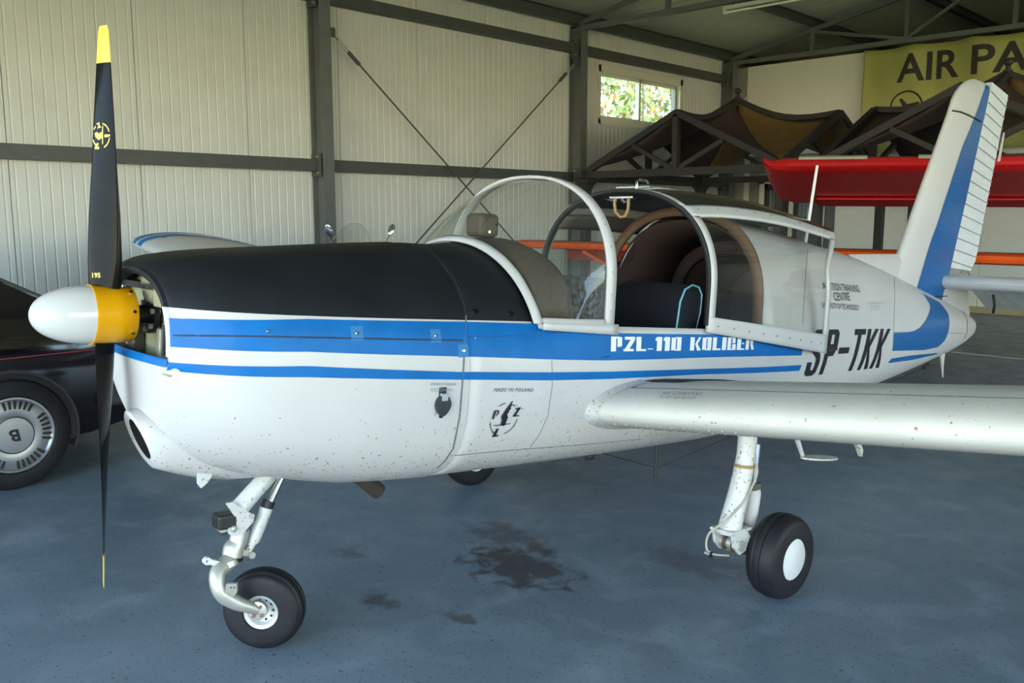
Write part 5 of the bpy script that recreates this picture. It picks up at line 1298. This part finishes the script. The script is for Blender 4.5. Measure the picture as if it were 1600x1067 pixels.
g = G(); g.tube([(.10, 6.1, 1.28), (.07, 5.9, 1.27), (.06, 5.62, 1.255)], .004, 5); g.build('rudder_cable', DARK, AC)
# bumper skid, aerials
g = G(); g.loft([[(.0 - .008, 6.30, .86), (.008, 6.30, .86), (.012, 6.38, .86), (-.012, 6.38, .86)], [(-.006, 6.36, .74), (.006, 6.36, .74), (.006, 6.385, .74), (-.006, 6.385, .74)], [(-.002, 6.40, .64), (.002, 6.40, .64), (.002, 6.41, .64), (-.002, 6.41, .64)]], True, 0, True, True); g.build('tail_skid', WHITE, AC, True)
g = G(); g.tube([(0, 4.24, 1.56), (0, 4.31, 2.06)], [.011, .008], 10); g.build('whip_antenna', mat('antenna_white', (.75, .75, .72), .5), AC, True)
g = G(); g.tube([(0, 2.95, .56), (0, 2.96, .31)], .0085, 8); g.build('antenna_mast', DARK, AC, True)
g = G(); g.tube([(0, 2.50, .50), (0, 2.965, .36), (0, 3.8, .49)], .0022, 5); g.build('antenna_wire', DARK, AC)
g = G(); g.tube([(0, 2.44, .56), (0, 2.44, .50)], .006, 6); g.tube([(0, 2.42, .482), (0, 2.455, .485), (0, 2.50, .50)], [.016, .018, .006], 10); g.build('wire_insulator', DARK, AC)
g = G(); g.tube([(0.05, 4.9, .60), (0.05, 5.9, .74)], .0025, 5); g.tube([(0.05, 5.93, .745), (0.05, 6.02, .765)], .014, 8); g.build('tow_cable', DARK, AC)

for k in range(16):
    t_ = (k + .6) / 16.4; g = G(); pts = []
    for u in (0.02, .5, 1.0):
        zh = 1.49 + (2.935 - 1.49) * t_; zt__ = 1.475 + (2.895 - 1.475) * t_; ah = li(FHI, zh) + .012; at_ = li(RTE, zt__); th = .030 * (1 - .25 * t_) * (1 - u) + .006
        pts.append((th + .001, ah + (at_ - ah) * u, zh + (zt__ - zh) * u - .03 * u))
    g.tube(pts, .0032, 5); g.build('rudder_rib', RIVET, AC, True)
for k in range(14):
    g = G(); p0 = .12 + .12 * k; g.tube([(p0, 6.56, 1.352), (p0 + .16, 6.55 + .42 * math.cos(R(27)), 1.372 - .42 * math.sin(R(27)) - .006)], .003, 5); g.build('elevator_rib', RIVET, AC, True)
g = G(); g.loft([[(.052, 5.95, 1.22), (.066, 6.2, 1.12), (.06, 6.45, 1.08), (.05, 6.70, 1.06), (-.05, 6.70, 1.06), (-.066, 6.2, 1.12), (-.052, 5.95, 1.22)], [(.045, 5.95, 1.30), (.055, 6.15, 1.33), (.05, 6.4, 1.34), (.035, 6.62, 1.34), (-.035, 6.62, 1.34), (-.055, 6.15, 1.33), (-.045, 5.95, 1.30)]], True, 0, True, True); g.build('tail_fairing', WHITE, AC, True, 50)
a_ = [UPX(*q, .12) for q in ((308, 734), (331, 736), (329, 744), (322, 754), (313, 762), (309, 756))]
g = G(); g.loft([[tuple(q + Vector((e, 0, 0))) for q in a_] for e in (-.008, .008)], True, 0, True, True); g.build('drain_fin', WHITED, AC)

# ------------------------------------------------------------------ two dark garden pavilions stored at the back
TIM = mat('pavilion_dark_timber', (.030, .028, .030), .6, noise=.2, nscale=10)
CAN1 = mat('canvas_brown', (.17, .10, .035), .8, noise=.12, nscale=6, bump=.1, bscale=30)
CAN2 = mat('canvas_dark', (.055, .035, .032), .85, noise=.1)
def pavilion(cx, cy, label, posts=True):
    H = 1.55; ZE = 2.12; ZA = 2.90; t = thing('garden_pavilion', label, 'pavilion', (cx, cy, 0), group=None)
    for sx in (-1, 1):
        for sy in (-1, 1):
            g = G(); g.box(sx * H - .055, sx * H + .055, sy * H - .055, sy * H + .055, 0, 2.0)
            p = g.build('post', TIM, t)
            g = G(); r = [(sx * H - w, sx * H + w, z) for w, z in ((.055, 1.93), (.07, 1.96), (.075, 2.0), (.12, 2.04), (.13, 2.07))]
            for a, b in zip(r[:-1], r[1:]): pass
            g.loft([[(sx * H - w, sy * H - w, z), (sx * H + w, sy * H - w, z), (sx * H + w, sy * H + w, z), (sx * H - w, sy * H + w, z)] for _, w, z in [(0, .055, 1.90), (0, .07, 1.94), (0, .08, 1.98), (0, .12, 2.02), (0, .13, 2.06)]], True, 0, True, True); g.build('capital', TIM, p)
    for k in range(4):
        M = Matrix.Rotation(math.pi / 2 * k, 4, 'Z')
        f = lambda x, z, d=0.0: tuple(M @ Vector((x, -H - d, z)))
        up = M.to_3x3() @ Vector((0, -1, 0))
        g = G(); g.beam(f(-H - .18, ZE), f(H + .18, ZE), .10, .09, up); B = g.build('eave_beam', TIM, t)
        g = G(); g.beam(f(-H + .02, ZE + .05), f(0, ZA), .08, .085, up); g.build('rafter', TIM, t)
        g = G(); g.beam(f(H - .02, ZE + .05), f(0, ZA), .08, .085, up); g.build('rafter', TIM, t)
        g = G(); g.beam(f(0, ZE), f(0, ZA - .03), .08, .085, up); g.build('king_post', TIM, t)
        for s in (-1, 1):
            g = G(); g.beam(f(s * .06, ZE + .05), f(s * .72, ZA - .40), .06, .055, up); g.build('gable_brace', TIM, t)
        # sagging ridge from the gable head to the finial
        g = G(); n = 8; pts = []
        for i in range(n + 1):
            u = i / n; z = ZA + (3.20 - ZA) * u - .15 * math.sin(math.pi * u); pts.append(M @ Vector((0, -H * (1 - u), z + .01)))
        r = []
        for q in pts: 
            sd = M.to_3x3() @ Vector((.03, 0, 0)); r.append([tuple(q - sd + Vector((0, 0, -.035))), tuple(q + sd + Vector((0, 0, -.035))), tuple(q + sd + Vector((0, 0, .035))), tuple(q - sd + Vector((0, 0, .035)))])
        g.loft(r, True, 0, True, True); g.build('ridge_beam', TIM, t, True, 40)
        # slack canvas, two faces per gable : ridge down to the valley at the corner post
        for s in (-1, 1):
            g = G(); rows_ = []; nn = 10
            for i in range(nn + 1):
                u = i / nn; rx = Vector((0, -H * (1 - u), ZA + (3.20 - ZA) * u - .15 * math.sin(math.pi * u) - .03))
                va = Vector((s * H * (1 - u), -H * (1 - u), ZE + .08 + (3.08 - ZE - .08) * u - .12 * math.sin(math.pi * u)))
                row = []
                for j in range(nn + 1):
                    w = j / nn; q = rx.lerp(va, w); q.z -= .07 * math.sin(math.pi * w) * (1 - u * .8); row.append(tuple(M @ q))
                rows_.append(row)
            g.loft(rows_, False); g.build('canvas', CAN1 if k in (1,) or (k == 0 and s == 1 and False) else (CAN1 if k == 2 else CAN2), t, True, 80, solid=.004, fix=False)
    g = G(); g.lathe([(0, .03), (.06, .03), (.09, .055), (.11, .055), (.12, .03), (.16, .025), (.18, .05), (.21, .055), (.235, .035), (.245, .001)], (0, 0, 3.13), (0, 0, 1), 16); g.build('finial', TIM, t, True)
    return t
pavilion(-6.9, 11.85, 'dark timber garden pavilion with brown canvas standing under the high window')
pavilion(-3.32, 11.85, 'dark timber garden pavilion behind the tail fin, before the green banner')

# ------------------------------------------------------------------ red high-wing aircraft behind the tail
RED = mat('fabric_red', (.55, .012, .012), .28, noise=.05, coat=.5); REDU = RED
CRE = mat('wing_cream_top', (.62, .60, .50), .4)
t = thing('red_aircraft', 'red high-wing aircraft with strutted wing, parked behind the tail fin', 'aircraft', (-4.07, 7.90, 0))
P0 = Vector((0, 0, 2.03)); WD = Vector((2.05, .95, -.02)).normalized(); CD = Vector((-.38, .92, -.30)).normalized()
UPN = WD.cross(CD).normalized(); UPN = UPN if UPN.z > 0 else -UPN
def rw(s_, x, y): return tuple(P0 + WD * s_ + CD * (x * 1.22) + UPN * (y * 1.22))
prof = [(0, 0), (.012, .035), (.05, .062), (.13, .085), (.3, .09), (.6, .06), (.86, .025), (1.0, .004), (1.0, -.004), (.86, -.012), (.6, -.018), (.3, -.03), (.13, -.042), (.05, -.04), (.012, -.022)]
g = G(); r = []
for s_, k in ((.02, 1.0), (.10, 1.0), (2.0, 1), (5.2, 1)): r.append([rw(s_, x, y * k) for x, y in prof])
g.loft(r, True, 0, True, True); g.build('wing', RED, t, True, 35)
g = G(); r = []
tipo = [(-.16, .055), (-.10, .02)]
g.loft([[rw(.02, x, y) for x, y in prof], [rw(-.13, .05 + x * .88, y * .8 + .01) for x, y in prof], [rw(-.20, .02 + x * .55, y * .45 + .035) for x, y in prof]], True, 0, False, True); g.build('wing_tip', RED, t, True, 35)
g = G(); g.loft([[rw(s_, x, y - .004) for x, y in ((.80, -.02), (1.03, -.012), (1.03, -.020), (.80, -.034))] for s_ in (.25, 3.0)], True, 0, True, True); g.build('aileron', mat('aileron_red', (.42, .008, .008), .4), t)
for a, b in ((.12, .72), (1.15, 1.75), (2.85, 3.5)):
    g = G(); g.loft([[rw(s_, x - .007, y + .005) for x, y in ((.003, .020), (.012, .038), (.05, .066), (.13, .089), (.3, .092))] for s_ in (a, b)], False); g.build('wing_patch', CRE, t, True, fix=False)
STR = mat('strut_black', (.015, .015, .016), .35)
FU = P0 + WD * 5.6
for s0, x0, e in ((2.9, .15, .0), (2.85, .75, .8)):
    g = G(); a = Vector(rw(s0, x0, -.03)); b = FU + CD * e - Vector((0, 0, 1.25)) - WD * .35; g.tube([a, b], .018, 8); g.build('wing_strut', STR, t, True)
g = G(); a = Vector(rw(2.9, .15, -.035)); g.lathe([(0, .03), (.03, .022), (.04, .001)], a, (.2, -.6, -.7), 12); g.build('strut_fitting', CHROME, t, True)
# fuselage pod on its wheels, beyond the frame
g = G(); r = []
for d, w, z0, z1 in ((-1.3, .12, 1.0, 1.2), (-1.1, .30, .75, 1.35), (-.6, .36, .6, 1.55), (-.1, .38, .55, 2.0), (.8, .38, .55, 2.0), (1.4, .32, .6, 1.6), (2.6, .16, .8, 1.3), (3.8, .05, .95, 1.1)):
    c = FU + CD.cross(Vector((0, 0, 1))).normalized() * 0; fw = Vector((CD.x, CD.y, 0)).normalized(); sd = Vector((-fw.y, fw.x, 0)); c = Vector((FU.x, FU.y, 0)) + fw * min(d, 3.4)
    r.append([tuple(c + sd * w * math.cos(q) + Vector((0, 0, (z0 + z1) / 2 + (z1 - z0) / 2 * math.sin(q)))) for q in [2 * math.pi * k / 16 for k in range(16)]])
g.loft(r, True, 0, True, True); g.build('fuselage', RED, t, True, 40)
for s_ in (-1, 1):
    c = Vector((FU.x, FU.y, 0)) + sd * s_ * .75; g = G(); g.tube([c + Vector((0, 0, .22)), Vector((FU.x, FU.y, .62)) + sd * s_ * .3], .025, 8); l = g.build('gear_leg', RED, t, True)
    tyre(t, .22, .14, c + Vector((0, 0, .22)), sd)

# ------------------------------------------------------------------ small orange strutted microlight between the two
ORG_ = mat('sailcloth_orange', (.80, .10, .008), .4, noise=.06); ORD = mat('sailcloth_violet', (.03, .02, .10), .6); ORU = mat('sailcloth_maroon', (.30, .02, .012), .6)
Y0 = 8.10
t = thing('microlight', 'orange strutted microlight wing standing low behind the cockpit', 'microlight', (-4.9, Y0, 0))
def mw(x, a, z): return (x, a, z)
g = G(); r = []
for x, k in ((-3.15, .6), (-3.0, .9), (-2.7, 1), (0, 1), (3.6, 1), (4.1, .9), (4.25, .6)):
    zc_ = 1.175 + .0 * abs(x) ; r.append([(x, .05 + a * (1 if a > 0 else 1), zc_ + z * k) for a, z in ((0, .0), (.01, .03), (.05, .048), (.12, .052), (.16, .05), (.16, -.03), (.05, -.045), (.01, -.03))])
g.loft(r, True, 0, True, True); g.build('leading_edge', ORG_, t, True, 35)
g = G(); g.loft([[(x, a, 1.175 + z) for a, z in ((.21, .05), (.5, .045), (.95, .0), (.95, -.006), (.5, .01), (.21, -.03))] for x in (-3.0, 4.1)], True, 0, True, True); g.build('sail', ORD, t)
g = G(); g.loft([[(x, a, z) for a, z in ((.20, 1.13), (.23, 1.00), (.24, 1.00), (.22, 1.13))] for x in (-2.2, -.9)], True, 0, True, True); g.build('hanging_panel', ORU, t)
for s_ in (-1, 1):
    g = G(); g.tube([(-1.88 if s_ < 0 else 1.5, .12, 1.11), (s_ * .28, .25, .42)], .022, 8); g.build('wing_strut', ORG_, t, True)
g = G(); r = [[(w * math.cos(q), y, z + h * math.sin(q)) for q in [2 * math.pi * k / 14 for k in range(14)]] for y, w, h, z in ((-.2 + .05, .05, .04, .42), (.05, .2, .16, .45), (.5, .27, .28, .55), (.9, .22, .3, .6), (1.3, .06, .1, .6))]
g.loft(r, True, 0, True, True); g.build('pod', ORG_, t, True, 50)
g = G(); g.tube([(0, .5, .8), (0, .55, 1.13)], .03, 8); g.build('mast', STR, t)
g = G(); g.box(-1.85, -1.45, .45, .7, .86, 1.0); g.build('folded_cover', mat('cover_navy', (.02, .02, .08), .8), t, bevel=.03)
g = G(); g.tube([(-1.8, .55, .87), (-1.8, .55, .02)], .01, 6); g.tube([(-1.5, .55, .87), (-1.5, .55, .02)], .01, 6); g.build('cover_stand', STR, t)
for q in ((0, -.05), (-.5, .8), (.5, .8)):
    tyre(t, .15, .09, (q[0], q[1], .15), (1, 0, 0)); g = G(); g.tube([(q[0], q[1], .15), (q[0] * .3, q[1] + .02, .42)], .015, 6); g.build('gear_leg', STR, t)

# ------------------------------------------------------------------ dark saloon car on the left, its tail towards the corner
CARP = mat('car_paint_black_red', (.004, .0015, .002), .12, coat=1.0); CARG = mat('car_glass', (.01, .012, .014), .05, coat=.5)
CHR = CHROME; PLS = mat('car_bumper_grey', (.035, .035, .042), .45)
t = thing('car', 'glossy black saloon car with slotted alloy wheels, beside the propeller', 'car', (-6.36, 1.54, 0))
HWc = .93
# body : stations along y (rear + ), y=0 is the rear axle
def car_body():
    g = G(); r = []
    for y, zt_, zs_, w in ((.93, .78, .74, .80), (.90, .90, .78, .86), (.80, .935, .80, .90), (.45, .955, .82, .93), (0, .965, .83, .93), (-1.2, .965, .83, .93), (-2.4, .96, .83, .93), (-3.0, .94, .81, .92), (-3.7, .90, .78, .90), (-3.95, .80, .72, .84)):
        zb = .24 if y < .6 else .30
        r.append([(w * .86, y, zt_), (w * .97, y, zs_ + .04), (w, y, zs_ - .06), (w * 1.0, y, .52), (w * .97, y, .34), (w * .92, y, zb), (-w * .92, y, zb), (-w * .97, y, .34), (-w, y, .52), (-w, y, zs_ - .06), (-w * .97, y, zs_ + .04), (-w * .86, y, zt_)])
    g.loft(r, True, 0, True, True); return g
cb = car_body().build('body', CARP, t, True, 28)
g = G(); r = [[(x, y, z) for x, y, z in q] for q in (
    [(.80, .44, .955), (.80, -2.35, .955), (-.80, -2.35, .955), (-.80, .44, .955)], [(.66, -.28, 1.36), (.66, -1.60, 1.38), (-.66, -1.60, 1.38), (-.66, -.28, 1.36)], [(.58, -.38, 1.40), (.58, -1.50, 1.42), (-.58, -1.50, 1.42), (-.58, -.38, 1.40)])]
g.loft(r, True, 0, False, True); g.build('roof', CARP, t, True, 20)
for s_ in (1, -1):
    for ya, yb, yc, yd in ((.02, -.82, -.84, -.38), (-.90, -2.05, -1.62, -.92)):
        g = G(); X = s_ * .012
        q = [(.79, ya, .98), (.79, yb, .98), (.675, yc, 1.34), (.675, yd, 1.34)]
        g.add([(s_ * (x + .010), y, z) for x, y, z in q], [(0, 1, 2, 3)]); g.build('side_window', CARG, t, fix=False)
g = G(); g.add([(.70, .40, .985), (-.70, .40, .985), (-.60, -.24, 1.345), (.60, -.24, 1.345)], [(0, 1, 2, 3)]); o = g.build('rear_window', CARG, t, fix=False); o.location = (0, .012, .012)
for s_ in (1, -1):
    g = G(); g.tube([(s_ * .795, .46, .965), (s_ * .665, -.27, 1.37)], .010, 6); g.build('window_trim', mat('trim_grey', (.12, .12, .12), .3, .6), t)
    g = G(); g.box(min(s_ * .929, s_ * .934), max(s_ * .929, s_ * .934), -2.9, .60, .752, .757); g.build('pinstripe', mat('pinstripe_red', (.30, .03, .04), .4), t)
g = G(); g.box(-.90, .945, .88, 1.0, .36, .56); g.build('rear_bumper', PLS, t, bevel=.03)
g = G(); g.box(.90, .955, .48, .90, .40, .54); g.build('bumper_corner', PLS, t, bevel=.02)
g = G(); g.box(-.90, .90, -4.05, -3.9, .36, .56); g.build('front_bumper', PLS, t, bevel=.03)
ALL = mat('alloy_grey', (.32, .34, .37), .32, .7, noise=.05); ALD = mat('slot_black', (.006, .006, .008), .5)
def car_wheel(x, y, s_):
    g = G(); pr = [(-.10, .215), (-.10, .27), (-.085, .305), (-.05, .322), (.05, .322), (.085, .305), (.10, .27), (.10, .225), (.085, .215)]
    g.lathe(pr, (x, y, .322), (s_, 0, 0), 56); w = g.build('car_tyre', RUBBER, t, True, 30)
    g = G(); g.lathe([(.08, .217), (.097, .215), (.098, .205), (.085, .195), (.092, .165), (.094, .125), (.090, .108), (.100, .100), (.103, .05), (.103, .0001)], (x, y, .322), (s_, 0, 0), 56); h = g.build('hub_cap', ALL, t, True, 30)
    for grp in range(5):
        for k in range(6):
            a = R(80 - 72 * grp - 23 + 9.2 * k)
            g = G(); q = []
            for rr_, tt in ((.150, -.040), (.195, -.038), (.195, .038), (.150, .040)):
                q.append((x + s_ * .0935, y + rr_ * math.cos(a + tt), .322 + rr_ * math.sin(a + tt)))
            q2 = [(a_ + s_ * .004, b, c) for a_, b, c in q]
            g.add(q + q2, [(4, 5, 6, 7), (0, 1, 5, 4), (1, 2, 6, 5), (2, 3, 7, 6), (3, 0, 4, 7)]); g.build('wheel_slot', ALD, h)
    g = G(); g.tube([(x + s_ * .104, y + .1035 * math.cos(k), .322 + .1035 * math.sin(k)) for k in [2 * math.pi * i / 40 for i in range(40)]], .0022, 5, closed=True); g.build('centre_ring', ALD, h)
    return h
hubs = [car_wheel(.87, 0, 1), car_wheel(-.87, 0, -1), car_wheel(.87, -3.06, 1), car_wheel(-.87, -3.06, -1)]
vs, fs = text_mesh('B', bold=.03)
g = G(); g.add([(.87 + .1045, .026 - u * .052 + (v - .5) * .012, .322 + .035 - v * .07) for u, v in vs], fs); g.build('lettering', ALD, hubs[0], fix=False)
# dark wheel arches
for y in (0, -3.06):
    g = G(); n = 24; r = []
    for rr_, xx in ((.365, .925), (.365, .936), (.350, .938), (.350, .70)): r.append([(xx, y + rr_ * math.cos(math.pi * (-.12 + 1.24 * k / n)), .322 + rr_ * math.sin(math.pi * (-.12 + 1.24 * k / n))) for k in range(n + 1)])
    g.loft(r, False); g.build('wheel_arch', mat('arch_trim', (.03, .03, .032), .35), t, True, 40, fix=False)
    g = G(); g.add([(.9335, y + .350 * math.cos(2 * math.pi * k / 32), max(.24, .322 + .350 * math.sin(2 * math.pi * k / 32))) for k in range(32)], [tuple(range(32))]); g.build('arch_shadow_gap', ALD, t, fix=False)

# ------------------------------------------------------------------ motorcycle behind the cowling : only mirror and screen show
t = thing('motorcycle', 'motorcycle hidden behind the cowling, showing a chrome mirror and clear windscreen', 'motorcycle', (-8.0, 5.88, 0))
BKP = mat('bike_paint', (.02, .02, .03), .2, coat=.8)
tyre(t, .31, .11, (-.62, 0, .31), (0, 1, 0)); tyre(t, .31, .15, (.85, 0, .31), (0, 1, 0))
for s_ in (-1, 1):
    g = G(); g.tube([(-.62, s_ * .09, .31), (-.18, s_ * .09, 1.08)], .022, 8); g.build('fork', CHROME, t, True)
g = G(); g.tube([(.05, -.36, 1.12), (-.10, -.25, 1.16), (-.18, 0, 1.10), (-.10, .25, 1.16), (.05, .36, 1.12)], .012, 8); g.build('handlebar', CHROME, t, True)
g = G(); g.loft([[(x, w * math.cos(q), z + h * math.sin(q)) for q in [2 * math.pi * k / 14 for k in range(14)]] for x, w, h, z in ((-.15, .04, .05, .92), (0, .14, .12, .88), (.25, .15, .12, .86), (.45, .08, .06, .80))], True, 0, True, True); g.build('fuel_tank', BKP, t, True, 50)
g = G(); g.box(.40, 1.0, -.14, .14, .70, .80); g.build('seat', DARK, t, bevel=.04)
g = G(); g.box(-.05, .5, -.16, .16, .3, .68); g.build('engine', STEEL, t, bevel=.04)
g = G(); g.tube([(.2, .18, .3), (1.2, .2, .3)], .04, 10); g.build('exhaust_pipe', CHROME, t, True)
g = G(); n = 16; r = []
for k in range(7):
    u = k / 6; r.append([(-.22 - .06 * math.cos(math.pi * (j / n - .5)) + .10 * u, (j / n - .5) * (.60 - .14 * u * u * 1) * math.sqrt(max(0.02, 1 - .92 * u * u)), 1.12 + .33 * u) for j in range(n + 1)])
g.loft(r, False); wsn = g.build('windscreen', PANE, t, True, fix=False)
g = G(); g.tube([q[0] for q in r] + [q for q in r[-1][1:-1]] + [q[-1] for q in r[::-1]], .004, 5); g.build('screen_edge', mat('edge_clear', (.35, .36, .34), .3), wsn)
for s_ in (-1, 1):
    g = G(); g.tube([(-.02, s_ * .33, 1.14), (-.02, s_ * .36, 1.26), (.0, s_ * .41, 1.34)], .006, 6); g.build('mirror_stalk', CHROME, t, True)
    g = G(); g.lathe([(-.03, .001), (-.026, .03), (-.01, .046), (0, .05), (.002, .046), (.002, .0001)], (0, 0, 0), (1, 0, 0), 20); o = g.build('mirror', CHROME, t, True, 50); o.matrix_local = Matrix.Translation((.0, s_ * .42, 1.38)) @ Matrix.Rotation(R(s_ * -25), 4, 'X') @ Matrix.Rotation(R(-25), 4, 'Z') @ Matrix.Diagonal((1, .75, 1.35, 1))
